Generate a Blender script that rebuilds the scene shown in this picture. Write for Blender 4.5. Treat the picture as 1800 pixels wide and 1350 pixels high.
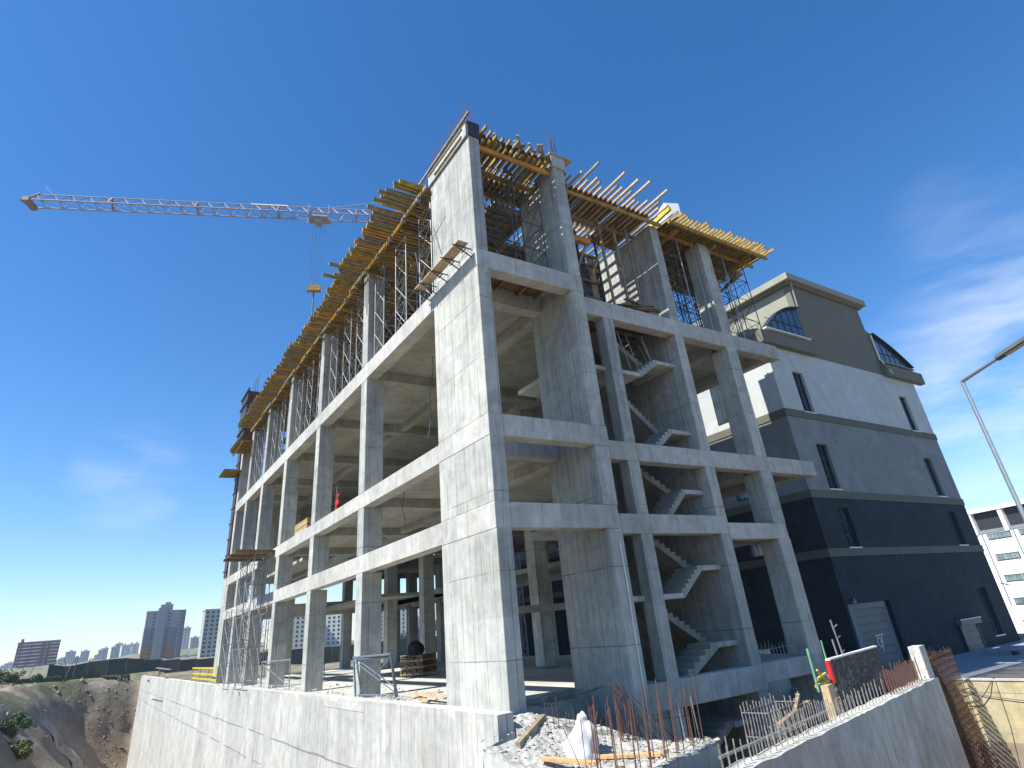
import bpy, math, random
from mathutils import Vector, Matrix, noise
rnd = random.Random(7)
sc = bpy.context.scene
for o in list(bpy.data.objects): bpy.data.objects.remove(o)
COL = sc.collection
# ---------------------------------------------------------------- camera
R3 = ((0.84402294, -0.52953809, -0.08493935), (0.17432819, 0.42066701, -0.89030834), (0.50718336, 0.73663334, 0.44736603))
CAM = Vector((-10.49081, -17.02771, 2.1))
cd = bpy.data.cameras.new('camera'); cam = bpy.data.objects.new('camera', cd); COL.objects.link(cam)
cd.sensor_width = 36; cd.lens = 1042.208/1800*36
cd.shift_x = 0.0030; cd.shift_y = -0.0528
cd.clip_start = 0.1; cd.clip_end = 20000
m = Matrix.Identity(4)
for i in range(3):
    m[i][0] = R3[0][i]; m[i][1] = -R3[1][i]; m[i][2] = -R3[2][i]; m[i][3] = CAM[i]
cam.matrix_world = m
sc.camera = cam
# ---------------------------------------------------------------- light
SUN = Vector((-.8, .03, 1.0)).normalized()
ELEV = math.asin(SUN.z)
sc.view_settings.view_transform = 'Standard'; sc.view_settings.look = 'None'
sc.view_settings.exposure = 0.80; sc.view_settings.gamma = 1
W = bpy.data.worlds.new('World'); sc.world = W; W.use_nodes = True
wn = W.node_tree.nodes; wl = W.node_tree.links
for n in list(wn): wn.remove(n)
sky = wn.new('ShaderNodeTexSky'); sky.sky_type = 'NISHITA'; sky.sun_disc = False
sky.sun_elevation = ELEV; sky.sun_rotation = math.atan2(SUN.x, SUN.y)
sky.altitude = 200; sky.air_density = 1.0; sky.dust_density = 0.15; sky.ozone_density = 3.0
bg = wn.new('ShaderNodeBackground'); bg.inputs[1].default_value = 0.084
wo = wn.new('ShaderNodeOutputWorld')
def wnode(t, **k):
    n = wn.new(t)
    for a, b in k.items(): setattr(n, a, b)
    return n
def wmath(op, a, b=None):
    n = wnode('ShaderNodeMath', operation=op); n.use_clamp = False
    for i, v in enumerate((a, b)):
        if v is None: continue
        if isinstance(v, (int, float)): n.inputs[i].default_value = v
        else: wl.new(v, n.inputs[i])
    return n.outputs[0]
tc = wnode('ShaderNodeTexCoord')
def cloudmask(d, inner, outer):
    n = wnode('ShaderNodeVectorMath', operation='DOT_PRODUCT'); wl.new(tc.outputs['Generated'], n.inputs[0]); n.inputs[1].default_value = Vector(d).normalized()
    r = wnode('ShaderNodeMapRange'); r.interpolation_type = 'SMOOTHSTEP'
    wl.new(n.outputs['Value'], r.inputs[0]); r.inputs[1].default_value = math.cos(math.radians(outer)); r.inputs[2].default_value = math.cos(math.radians(inner))
    return r.outputs[0]
mp = wnode('ShaderNodeMapping'); wl.new(tc.outputs['Generated'], mp.inputs[0]); mp.inputs['Scale'].default_value = (2.2, 2.2, 9.0); mp.inputs['Rotation'].default_value = (0.15, -0.28, 0.3)
nz = wnode('ShaderNodeTexNoise'); nz.inputs['Scale'].default_value = 2.6; nz.inputs['Detail'].default_value = 7; nz.inputs['Roughness'].default_value = .55; nz.inputs['Distortion'].default_value = .3
wl.new(mp.outputs[0], nz.inputs[0])
cr = wnode('ShaderNodeMapRange'); cr.interpolation_type = 'SMOOTHSTEP'; wl.new(nz.outputs[0], cr.inputs[0]); cr.inputs[1].default_value = .30; cr.inputs[2].default_value = .78
m1 = cloudmask((0.94, 0.20, 0.17), 5, 15); m2 = cloudmask((0.01, 0.973, 0.23), 1, 5); m3 = cloudmask((.885, .2, .42), 1, 6)
mk = wmath('ADD', m1, wmath('MULTIPLY', m2, .42)); mk = wmath('ADD', mk, wmath('MULTIPLY', m3, .18))
cl = wmath('MINIMUM', wmath('MULTIPLY', wmath('MULTIPLY', cr.outputs[0], mk), .60), .55)
# pale band of low clouds and mist
tn = wnode('ShaderNodeMixRGB', blend_type='MULTIPLY'); tn.inputs[0].default_value = 1; wl.new(sky.outputs[0], tn.inputs[1]); tn.inputs[2].default_value = (1.0, 1.0, 1.05, 1)
hs = wnode('ShaderNodeHueSaturation'); hs.inputs['Saturation'].default_value = 1.27; hs.inputs['Value'].default_value = 1.3; wl.new(tn.outputs[0], hs.inputs['Color'])
mx = wnode('ShaderNodeMixRGB'); wl.new(cl, mx.inputs[0]); wl.new(hs.outputs[0], mx.inputs[1]); mx.inputs[2].default_value = (7.2, 7.6, 8.2, 1)
wl.new(mx.outputs[0], bg.inputs[0]); wl.new(bg.outputs[0], wo.inputs[0])
sl = bpy.data.lights.new('sun', 'SUN'); sl.energy = 5.0; sl.angle = math.radians(.5); sl.color = (1, .965, .9)
so = bpy.data.objects.new('sun', sl); COL.objects.link(so)
so.rotation_euler = SUN.to_track_quat('Z', 'Y').to_euler(); so.location = (-60, 60, 80)
sc.render.engine = 'CYCLES'
sc.cycles.max_bounces = 6; sc.cycles.volume_bounces = 0

# ---------------------------------------------------------------- materials
class NT:
    def __init__(s, name, rough=.8, metal=0, spec=.3):
        s.m = bpy.data.materials.new(name); s.m.use_nodes = True; s.t = s.m.node_tree
        s.b = s.t.nodes['Principled BSDF']; s.b.inputs['Roughness'].default_value = rough
        s.b.inputs['Metallic'].default_value = metal; s.b.inputs['Specular IOR Level'].default_value = spec
        g = s.n('ShaderNodeNewGeometry'); s.P = g.outputs['Position']; s.N = g.outputs['Normal']
    def n(s, t, **k):
        n = s.t.nodes.new(t)
        for a, b in k.items(): setattr(n, a, b)
        return n
    def put(s, n, i, v):
        if hasattr(v, 'is_linked') or hasattr(v, 'links'): s.t.links.new(v, n.inputs[i])
        else: n.inputs[i].default_value = v
    def math(s, op, a, b=0, clamp=False):
        n = s.n('ShaderNodeMath', operation=op); n.use_clamp = clamp; s.put(n, 0, a); s.put(n, 1, b); return n.outputs[0]
    def sep(s, v):
        n = s.n('ShaderNodeSeparateXYZ'); s.put(n, 0, v); return n.outputs
    def comb(s, x, y, z):
        n = s.n('ShaderNodeCombineXYZ'); s.put(n, 0, x); s.put(n, 1, y); s.put(n, 2, z); return n.outputs[0]
    def noise(s, v, sc_, det=4, rough=.55, dist=0):
        n = s.n('ShaderNodeTexNoise'); s.put(n, 0, v); n.inputs['Scale'].default_value = sc_; n.inputs['Detail'].default_value = det
        n.inputs['Roughness'].default_value = rough; n.inputs['Distortion'].default_value = dist; return n.outputs[0]
    def rng(s, v, a, b, c, d, smooth=False):
        n = s.n('ShaderNodeMapRange'); n.interpolation_type = 'SMOOTHSTEP' if smooth else 'LINEAR'
        s.put(n, 0, v)
        for i, x in enumerate((a, b, c, d)): n.inputs[i+1].default_value = x
        return n.outputs[0]
    def mix(s, f, a, b, mode='MIX'):
        n = s.n('ShaderNodeMixRGB', blend_type=mode)
        for i, v in enumerate((f, a, b)):
            if isinstance(v, tuple): v = v if len(v) == 4 else v + (1,)
            s.put(n, i, v)
        return n.outputs[0]
    def color(s, c): s.put(s.b, 'Base Color', c if not isinstance(c, tuple) else c + (1,))
    def bump(s, h, st=.3, d=.02):
        n = s.n('ShaderNodeBump'); n.inputs['Strength'].default_value = st; n.inputs['Distance'].default_value = d; s.put(n, 'Height', h)
        s.t.links.new(n.outputs[0], s.b.inputs['Normal'])

def concrete(name, col, lines=True, ju=.62, jz=2.5, warm=.5, seed=0, streak=.35, rough=.85):
    t = NT(name, rough, 0, .25); x, y, z = t.sep(t.P); nx, ny, nz_ = t.sep(t.N)
    f = t.math('GREATER_THAN', t.math('ABSOLUTE', nx), .6)
    u = t.math('ADD', t.math('MULTIPLY', y, f), t.math('MULTIPLY', x, t.math('SUBTRACT', 1, f)))
    u = t.math('ADD', u, seed*3.7)
    horiz = t.math('GREATER_THAN', t.math('ABSOLUTE', nz_), .6); vert = t.math('SUBTRACT', 1, horiz)
    big = t.noise(t.P, .35, 3); mid = t.noise(t.P, 1.7, 5, .6, .6); fine = t.noise(t.P, 22, 4, .7)
    st = t.noise(t.comb(t.math('MULTIPLY', u, 3.2), t.math('MULTIPLY', z, .22), seed), 1.6, 5, .6)
    st2 = t.noise(t.comb(t.math('MULTIPLY', u, 9.0), t.math('MULTIPLY', z, .35), seed+5), 1.5, 3, .6)
    v = t.math('MULTIPLY', t.rng(mid, .3, .7, .80, 1.14), t.rng(fine, .2, .8, .92, 1.08))
    v = t.math('MULTIPLY', v, t.rng(big, .3, .7, .86, 1.12))
    stv = t.math('MULTIPLY', t.rng(st, .3, .72, 1-streak*.62, 1+streak*.3), t.rng(st2, .3, .7, .95, 1.04))
    v = t.math('MULTIPLY', v, t.math('ADD', t.math('MULTIPLY', stv, vert), horiz))
    # patches: each formwork sheet has its own tone
    pu = t.math('FLOOR', t.math('DIVIDE', u, ju*2)); pz = t.math('FLOOR', t.math('DIVIDE', t.math('ADD', z, .1), jz))
    wn_ = t.n('ShaderNodeTexWhiteNoise', noise_dimensions='2D'); t.put(wn_, 0, t.comb(pu, pz, 0))
    v = t.math('MULTIPLY', v, t.rng(wn_.outputs[0], 0, 1, .90, 1.08))
    hc = t.math('MULTIPLY', t.rng(t.noise(t.P, 1.05, 6, .72, .4), .66, .72, 0, 1, True), t.rng(t.noise(t.P, 14, 3, .7), .4, .6, .35, 1))
    v = t.math('MULTIPLY', v, t.math('SUBTRACT', 1, t.math('MULTIPLY', hc, .33)))
    run = t.math('MULTIPLY', t.rng(t.noise(t.comb(t.math('MULTIPLY', u, 6), t.math('MULTIPLY', z, .5), seed+2), 1.0, 5, .7), .64, .72, 0, .20, True), vert)
    v = t.math('ADD', v, run)
    if lines:
        wob = t.math('MULTIPLY', t.noise(t.P, 1.3, 2), .05)
        fu = t.math('FRACT', t.math('DIVIDE', t.math('ADD', u, t.math('MULTIPLY', wob, .3)), ju)); lu = t.math('LESS_THAN', t.math('ABSOLUTE', t.math('SUBTRACT', fu, .5)), .012/ju)
        fz = t.math('FRACT', t.math('DIVIDE', t.math('ADD', z, wob), jz)); lz = t.math('LESS_THAN', t.math('ABSOLUTE', t.math('SUBTRACT', fz, .5)), .016/jz)
        gate = t.rng(t.noise(t.P, .9, 3), .32, .55, .15, 1.0)
        gate2 = t.rng(t.noise(t.P, .7, 3), .38, .58, .1, .9)
        ln = t.math('MAXIMUM', t.math('MULTIPLY', lu, gate), t.math('MULTIPLY', lz, gate2))
        ln = t.math('MULTIPLY', ln, vert)
        # tie holes
        du = t.math('MULTIPLY', t.math('SUBTRACT', t.math('FRACT', t.math('ADD', t.math('DIVIDE', u, ju*2), .25)), .5), ju*2)
        dz = t.math('MULTIPLY', t.math('SUBTRACT', t.math('FRACT', t.math('DIVIDE', z, 1.25)), .5), 1.25)
        dd = t.math('SQRT', t.math('ADD', t.math('POWER', du, 2), t.math('POWER', dz, 2)))
        hole = t.math('MULTIPLY', t.math('MULTIPLY', t.math('LESS_THAN', dd, .022), vert), .7)
        ln = t.math('MAXIMUM', ln, hole)
        v = t.math('MULTIPLY', v, t.math('SUBTRACT', 1, t.math('MULTIPLY', ln, .62)))
        hgt = t.math('SUBTRACT', t.math('ADD', t.math('MULTIPLY', fine, .25), mid), ln)
    else: hgt = t.math('ADD', t.math('MULTIPLY', fine, .3), mid)
    tint = t.mix(t.rng(t.noise(t.P, .9, 4), .4, .65, 0, warm), col, (col[0]*1.04, col[1]*.99, col[2]*.80))
    t.color(t.mix(1.0, tint, t.comb(v, v, v), 'MULTIPLY')); t.bump(hgt, .35, .015)
    return t.m
def simple(name, col, var=.2, sc_=3, rough=.7, metal=0, spec=.3, col2=None, bump=0, stretch=None):
    t = NT(name, rough, metal, spec)
    P = t.P
    if stretch:
        mm = t.n('ShaderNodeMapping'); t.put(mm, 0, P); mm.inputs['Scale'].default_value = stretch; P = mm.outputs[0]
    a = t.noise(P, sc_, 5, .6)
    c2 = col2 or tuple(max(0, c*(1-var)) for c in col)
    t.color(t.mix(t.rng(a, .35, .68, 0, 1), tuple(min(1, c*(1+var*.4)) for c in col), c2))
    if bump: t.bump(t.noise(P, sc_*4, 4), bump, .02)
    return t.m
M = {}
M['con'] = concrete('cast_concrete', (.425, .435, .40), ju=.74, warm=.25)
M['con2'] = concrete('cast_concrete_pale_pour', (.455, .46, .425), ju=.62, warm=.35, seed=11, streak=.28)
M['con3'] = concrete('cast_concrete_grey_pour', (.38, .39, .365), ju=.86, warm=.15, seed=17, streak=.42)
M['conwall'] = concrete('retaining_concrete', (.46, .46, .43), seed=2, ju=.9, jz=40, streak=.34, warm=.3)
M['conface'] = concrete('site_wall_concrete', (.46, .465, .43), seed=4, ju=.75, jz=7.5, streak=.22)
M['conjoint'] = concrete('stained_joint_concrete', (.30, .30, .28), seed=9, lines=False)
M['beam'] = concrete('beam_concrete', (.45, .445, .42), seed=1, jz=30, ju=1.6, streak=.2)
M['core'] = concrete('shade_toned_core_concrete', (.19, .19, .175), seed=8, ju=.9)  # darker base colour stands in for the deep shade inside the stair core
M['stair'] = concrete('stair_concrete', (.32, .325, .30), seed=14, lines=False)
M['slab'] = concrete('slab_concrete', (.38, .38, .34), seed=3, warm=.6, lines=False)
M['floor'] = concrete('floor_screed', (.47, .465, .44), lines=False, streak=.1)
M['yellowcon'] = concrete('old_ochre_concrete', (.50, .44, .29), seed=6, ju=5, jz=1.5, streak=.2, warm=1)
M['stub'] = simple('rough_concrete', (.55, .54, .5), .35, 9, .9, bump=.5)
M['rubble'] = simple('crushed_rubble', (.42, .41, .375), .35, 7, .95, bump=.9, col2=(.24, .23, .20))
M['joist'] = simple('yellow_timber_beam', (.40, .265, .05), .3, 3.5, .6, col2=(.17, .11, .035), stretch=(1, 1, 1))
M['joist2'] = simple('weathered_timber', (.30, .24, .15), .3, 3.5, .7, col2=(.15, .12, .08))
M['ply'] = simple('formwork_plywood', (.22, .14, .06), .4, 1.5, .6, col2=(.09, .06, .03))
M['plyO'] = simple('orange_formwork_sheet', (.55, .25, .05), .3, 1.5, .6)
M['plank'] = simple('bare_plank', (.50, .38, .24), .3, 6, .75, col2=(.34, .25, .15))
M['oplank'] = simple('orange_plank', (.62, .38, .17), .25, 5, .75, col2=(.45, .26, .12))
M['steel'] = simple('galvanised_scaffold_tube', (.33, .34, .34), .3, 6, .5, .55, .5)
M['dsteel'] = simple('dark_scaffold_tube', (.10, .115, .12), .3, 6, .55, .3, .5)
M['bsteel'] = simple('blue_painted_frame', (.07, .12, .17), .35, 6, .5, .1, .5, col2=(.16, .17, .17))
M['rebar'] = simple('rusty_rebar', (.15, .08, .055), .4, 20, .8, .2, col2=(.10, .055, .04))
M['rebarg'] = simple('grey_rebar', (.34, .33, .31), .4, 20, .7, .3, col2=(.16, .13, .11))
M['rust'] = simple('rusty_cage', (.13, .065, .035), .4, 9, .85, .1, col2=(.055, .03, .02))
M['dark'] = simple('dark_formwork_panel', (.05, .05, .055), .4, 2, .6)
M['darkred'] = simple('dark_red_formwork', (.12, .04, .04), .4, 2, .6)
M['red'] = simple('red_paint', (.6, .02, .02), .15, 6, .5)
M['green'] = simple('green_tube_paint', (.16, .34, .22), .3, 8, .5)
M['white'] = simple('white_paint', (.78, .78, .76), .08, 3, .5)
M['craneg'] = simple('crane_grey_paint', (.33, .32, .37), .25, 3, .5, .2)
M['craner'] = simple('crane_red_paint', (.28, .19, .16), .25, 3, .5, .1)
M['yellow'] = simple('yellow_rail_paint', (.55, .43, .05), .2, 4, .5)
M['sack'] = simple('white_sack_cloth', (.60, .59, .58), .12, 5, .85, bump=.3)
M['black'] = simple('black_plastic', (.015, .015, .017), .3, 5, .5)
M['lampm'] = simple('lamp_post_metal', (.42, .44, .45), .12, 5, .35, .7, .5)
M['lampg'] = simple('lamp_lens', (.42, .30, .22), .2, 8, .3)
def stucco(name, col, var=.1):
    t = NT(name, .85, 0, .25); a = t.noise(t.P, .5, 5, .65, 1.2); b = t.noise(t.P, 9, 3)
    v = t.math('MULTIPLY', t.rng(a, .3, .72, 1-var, 1+var), t.rng(b, .2, .8, .95, 1.05))
    sm = t.rng(t.noise(t.P, .22, 6, .7, 2.0), .60, .72, 0, .22, True)
    c = t.mix(1.0, col, t.comb(v, v, v), 'MULTIPLY'); c = t.mix(sm, c, tuple(min(1, k*1.5+.05) for k in col))
    t.color(c); t.bump(b, .12, .01); return t.m
M['g_white'] = stucco('white_render', (.46, .485, .475), .12)
M['g_mid'] = stucco('mid_grey_render', (.215, .228, .232), .2)
M['g_dark'] = stucco('dark_blue_grey_render', (.026, .037, .048), .3)
M['g_band'] = stucco('olive_band_render', (.125, .13, .105), .08)
M['g_roof'] = stucco('olive_grey_gable_render', (.165, .16, .125), .10)
M['g_beige'] = stucco('beige_render', (.29, .285, .225), .08)
M['shutter'] = simple('grey_roller_shutter', (.13, .145, .155), .15, 1, .5, .2)
M['w_white'] = stucco('bright_white_render', (.80, .80, .79), .04)
def glassm(name, col, rough=.08):
    t = NT(name, rough, 0, .9); a = t.noise(t.P, .8, 3)
    t.color(t.mix(t.rng(a, .35, .65, 0, 1), col, tuple(c*.5 for c in col))); return t.m
M['glass'] = glassm('window_glass', (.05, .075, .10))
M['glassl'] = glassm('pale_window_glass', (.20, .28, .30))
M['frame'] = simple('dark_window_frame', (.03, .035, .04), .1, 5, .5)
M['rbrick'] = stucco('dark_red_render', (.17, .03, .04), .15)
M['tg1'] = stucco('tower_light_grey', (.24, .25, .26), .05); M['tg2'] = stucco('tower_mid_grey', (.14, .15, .17), .05); M['tbr'] = stucco('tower_brown', (.24, .12, .06), .06)
M['ag'] = stucco('apartment_green_grey', (.33, .35, .32), .08); M['aw'] = stucco('apartment_white', (.55, .55, .53), .06); M['agr'] = stucco('apartment_grey', (.30, .31, .32), .08)
M['asphalt'] = simple('asphalt', (.10, .10, .10), .2, 3, .9, bump=.2)
M['pave'] = simple('concrete_paving', (.30, .31, .32), .15, 2, .85, bump=.1)
M['hoard'] = simple('dark_green_hoarding', (.045, .06, .05), .35, .6, .8, col2=(.075, .07, .06))
# bank / ground
M['rockm'] = simple('bank_rock', (.21, .18, .135), .4, 2, .95, bump=.5)
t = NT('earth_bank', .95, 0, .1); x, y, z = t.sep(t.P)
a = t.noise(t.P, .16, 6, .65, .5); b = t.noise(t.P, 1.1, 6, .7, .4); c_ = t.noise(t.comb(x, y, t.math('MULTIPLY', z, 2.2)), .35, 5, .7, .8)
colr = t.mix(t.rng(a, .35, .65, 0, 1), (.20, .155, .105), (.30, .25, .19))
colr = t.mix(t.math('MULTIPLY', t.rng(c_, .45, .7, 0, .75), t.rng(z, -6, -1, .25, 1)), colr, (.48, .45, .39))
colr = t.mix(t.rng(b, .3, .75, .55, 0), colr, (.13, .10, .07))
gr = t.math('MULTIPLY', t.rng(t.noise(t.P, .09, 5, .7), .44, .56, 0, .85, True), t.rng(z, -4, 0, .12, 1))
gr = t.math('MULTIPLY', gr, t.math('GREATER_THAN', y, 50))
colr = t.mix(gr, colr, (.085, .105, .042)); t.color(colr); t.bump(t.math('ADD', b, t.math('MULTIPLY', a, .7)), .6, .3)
M['earth'] = t.m
def leafm(name, c1, c2, sc_=1.2):
    t = NT(name, .7, 0, .2); a = t.noise(t.P, sc_, 4, .7)
    t.color(t.mix(t.rng(a, .35, .65, 0, 1), c1, c2)); return t.m
M['leaf'] = leafm('shrub_leaves', (.16, .17, .035), (.05, .075, .02)); M['leaf2'] = leafm('tree_leaves', (.045, .075, .025), (.075, .11, .035))
M['bark'] = simple('bark', (.10, .07, .05), .3, 6, .9)

# ---------------------------------------------------------------- mesh helpers
class MB:
    def __init__(s): s.v = []; s.f = []
    def add(s, v, f):
        n = len(s.v); s.v += [tuple(p) for p in v]; s.f += [tuple(i+n for i in q) for q in f]; return s
    def box(s, x0, x1, y0, y1, z0, z1):
        return s.add([(x0,y0,z0),(x1,y0,z0),(x1,y1,z0),(x0,y1,z0),(x0,y0,z1),(x1,y0,z1),(x1,y1,z1),(x0,y1,z1)],
                     [(0,3,2,1),(4,5,6,7),(0,1,5,4),(1,2,6,5),(2,3,7,6),(3,0,4,7)])
    def bar(s, p, q, r, n=5, r2=None, up=None):
        p = Vector(p); q = Vector(q); d = q-p
        if d.length < 1e-6: return s
        d.normalize(); a = Vector((0,0,1)) if abs(d.z) < .95 else Vector((1,0,0))
        a = d.cross(a).normalized(); b = d.cross(a); r2 = r if r2 is None else r2
        vs = []
        for c, rr in ((p, r), (q, r2)):
            for i in range(n):
                t_ = 2*math.pi*(i+.5)/n; vs.append(c+a*math.cos(t_)*rr+b*math.sin(t_)*rr)
        return s.add(vs, [tuple(range(n))[::-1], tuple(range(n, 2*n))]+[(i,(i+1)%n,n+(i+1)%n,n+i) for i in range(n)])
    def beam(s, p, q, w, h):
        p = Vector(p); q = Vector(q); d = (q-p).normalized(); side = d.cross(Vector((0,0,1)))
        side = side.normalized() if side.length > .05 else Vector((1,0,0)); up = side.cross(d)
        vs = [c+side*(w/2)*i+up*(h/2)*j for c in (p, q) for i, j in ((-1,-1),(1,-1),(1,1),(-1,1))]
        return s.add(vs, [(3,2,1,0),(4,5,6,7),(0,1,5,4),(1,2,6,5),(2,3,7,6),(3,0,4,7)])
    def poly(s, path, r, n=5):
        for a, b in zip(path, path[1:]): s.bar(a, b, r, n)
        return s
    def prism(s, pts, y0, y1):      # outline in x,z extruded along y
        n = len(pts)
        return s.add([(x,y0,z) for x,z in pts]+[(x,y1,z) for x,z in pts], [tuple(range(n)), tuple(range(n,2*n))[::-1]]+[(i,n+i,n+(i+1)%n,(i+1)%n) for i in range(n)])
    def prismz(s, pts, z0, z1):
        n = len(pts)
        return s.add([(x,y,z0) for x,y in pts]+[(x,y,z1) for x,y in pts], [tuple(range(n))[::-1], tuple(range(n,2*n))]+[(i,(i+1)%n,n+(i+1)%n,n+i) for i in range(n)])
    def mesh(s, name, mat=None):
        me = bpy.data.meshes.new(name); me.from_pydata(s.v, [], s.f); me.validate(); me.update()
        if mat: me.materials.append(M[mat] if isinstance(mat, str) else mat)
        return me
    def obj(s, name, mat, parent=None, label=None):
        o = bpy.data.objects.new(name, s.mesh(name, mat)); COL.objects.link(o)
        if parent is not None: o.parent = parent
        if label: o['label'] = label
        return o
def jitter(o, amp, sc_=1.5):
    me = o.data
    for v in me.vertices:
        v.co += Vector(noise.noise_vector(v.co*sc_))*amp
def thing(name, label, cat, loc=(0,0,0), rz=0, group=None):
    o = bpy.data.objects.new(name, None); COL.objects.link(o); o.location = loc; o.rotation_euler = (0,0,rz); o.empty_display_size = .2
    o['label'] = label; o['category'] = cat
    if group: o['group'] = group
    return o
def tag(o, label, cat, group=None):
    o['label'] = label; o['category'] = cat
    if group: o['group'] = group
    return o
KIDS = {}
def dup(root, loc, rz=0, label=None, scale=None):
    r = root.copy(); COL.objects.link(r); r.location = loc; r.rotation_euler = (0,0,rz)
    if scale: r.scale = scale
    if label: r['label'] = label
    kids = [o for o in bpy.data.objects if o.parent == root] if root.name not in KIDS else KIDS[root.name]
    KIDS[root.name] = kids
    for ch in kids:
        c = ch.copy(); COL.objects.link(c); c.parent = r
    return r
def B(x0,x1,y0,y1,z0,z1): return MB().box(x0,x1,y0,y1,z0,z1)
def rebars(parent, pts, r=.011, mat='rebar', name='rebar'):
    for p, q in pts: MB().bar(p, q, r, 5).obj(name, mat, parent)

# ---------------------------------------------------------------- ground
WN = Vector((2.7, -5.9)); WU = Vector((.9784872, .2063075)); WV = Vector((-.2063075, .9784872))   # site wall line
def sm(t_): t_ = max(0, min(1, t_)); return t_*t_*(3-2*t_)
def ground_h(x, y):
    XB = 23.6 if y < 1.2 else 20.6
    s = (Vector((x, y))-WN).dot(WV)
    if y < -14.4 and x < 10: return .35
    if x < (-.7 if y < 128.4 else 3.5) and -14.4 <= y < 420:
        # deep pit with a bank behind and to the left
        A = Vector((-1, 129)); Bp = Vector((-12, 35)); d = (Bp-A); L = d.length; d.normalize()
        q = Vector((x, y))-A; al = q.dot(d); dist = q.dot(Vector((d.y, -d.x))) if False else q.dot(Vector((-abs(d.y), abs(d.x))).normalized())
        tt = max(0, min(1, al/L)); dist = max(q.dot(Vector((-.993, .117))) if al > 0 else -1e9, 0)
        if al <= 0: dist = max(0, q.dot(Vector((0, 1))) + max(0, -x-1)*.6)
        w = 16+13*tt
        e = sm(dist/w)
        nz1 = noise.noise(Vector((x*.11, y*.11, 3)))*1.6 + noise.noise(Vector((x*.4, y*.4, 7)))*.7
        k = 4*e*(1-e)
        ter = math.floor(e*4+nz1*.4)/4
        e2 = e*.88+.12*max(0,min(1,ter))
        z = -15+15.2*e2 + nz1*(k*.9+.12)
        z += 1.2*sm((-x-10)/25)*e
        return z
    if y > 420 or x < -400: pass
    elif y < -9.5 and x > 10 and x < XB: return -9.0
    elif x < XB and s < 3 and y < 3: return -9.0 if s < .2 or x > 13.5 else -6.0
    elif x < XB and y < 52: return -6.0
    elif x < XB and y < 420: return -.4
    d = math.hypot(x-CAM.x, y-CAM.y)
    z = -2.0 - 4.5*sm((x-45)/90)*sm((200-y)/120) if x > XB else -.4
    if d > 250: z = z + (noise.noise(Vector((x*.002, y*.002, 1)))*6+4 - z)*sm((d-250)/500)
    return z
def axis(a, b, step, ext, extra=()):
    v = []; t_ = a
    while t_ <= b: v.append(t_); t_ += step
    g = step*1.35; t_ = b
    while t_ < ext: t_ += g; g *= 1.22; v.append(t_)
    g = step*1.35; t_ = a
    while t_ > -ext: t_ -= g; g *= 1.22; v.append(t_)
    return sorted(set([round(q, 3) for q in v if min([abs(q-e) for e in extra]+[9]) > .15]+list(extra)))
xs = axis(-34, 24, 1.0, 9000, (-.9, -.5, 3.3, 3.7, 20.55, 20.65, 23.55, 23.65)); ys = axis(-22, 158, 1.0, 9000, (-14.5, -14.3, 51.9, 52.1, 128.2, 128.6))
gm = MB(); gm.v = [(x, y, ground_h(x, y)) for y in ys for x in xs]; nx_ = len(xs)
gm.f = [(j*nx_+i, j*nx_+i+1, (j+1)*nx_+i+1, (j+1)*nx_+i) for j in range(len(ys)-1) for i in range(nx_-1)]
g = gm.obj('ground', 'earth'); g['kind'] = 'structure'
for p in g.data.polygons: p.use_smooth = True
# track winding down the bank
tk = MB(); path = [(-15.6, 116), (-14.7, 114.5), (-13.6, 115), (-12.2, 115.6), (-10.9, 116.4), (-9.6, 116.2), (-8.6, 116.5), (-7.2, 117.6), (-6, 119)]
pts = []
for a, b in zip(path, path[1:]):
    for k in range(10): pts.append((a[0]+(b[0]-a[0])*k/10, a[1]+(b[1]-a[1])*k/10))
for i, (x, y) in enumerate(pts):
    e_ = .5+i/80
    for e in (-e_, -e_/3, e_/3, e_): tk.v.append((x+e*.5, y-e*1.6, ground_h(x+e*.5, y-e*1.6)+.12))
for i in range(len(pts)-1):
    for k in range(3): tk.f.append((i*4+k, i*4+4+k, i*4+4+k+1, i*4+k+1))
M['track'] = simple('pale_track_dust', (.30, .265, .21), .2, 1.5, .95, bump=.3)
o = tk.obj('path', 'track'); o['kind'] = 'structure'

# ---------------------------------------------------------------- concrete frame building
bld = thing('concrete_frame_building', 'unfinished grey concrete frame building with open storeys and timber formwork on top', 'building')
PR = random.Random(3)
def P_(name, mb, mat='con'):
    if mat == 'con' and name in ('column', 'pier', 'shear_wall'): mat = PR.choice(('con', 'con', 'con2', 'con3'))
    o = mb.obj(name, mat, bld)
    if name in ('column', 'pier', 'beam', 'shear_wall', 'landing'):
        b_ = o.modifiers.new('b', 'BEVEL'); b_.width = .018; b_.segments = 1
    return o
LV = [(-.12, 5.05), (5.85, 8.12), (8.87, 15.1), (16.0, 22.05)]
# corner pier (long side faces the pit)
for a, b in ((-.45, 5.02), (5.87, 8.14), (8.94, 15.13)): P_('pier', B(0, .6, 0, 3.95, a, b))
for a, b in ((5.02, 5.87), (8.14, 8.94), (15.13, 15.97)): P_('pier', B(-.008, .6, 0, 3.95, a, b), 'beam')
P_('pier', B(0.02, .58, 0.01, 3.93, 15.97, 22.2))
# second pier and its deep wall
P_('shear_wall', B(4.75, 5.45, .6, 3.1, -6, 22.3))
for a, b in ((-2.3, 5.02), (5.87, 8.14), (8.96, 15.1), (15.97, 22.3)): P_('pier', B(4.752, 5.448, .0, .6, a, b))
for a, b, e in ((5.03, 5.86, 5.38), (8.15, 8.95, 5.5), (15.11, 15.96, 5.47)):
    bm_ = P_('beam', B(.602, e, -.01, .595, a, b), 'beam')
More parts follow.
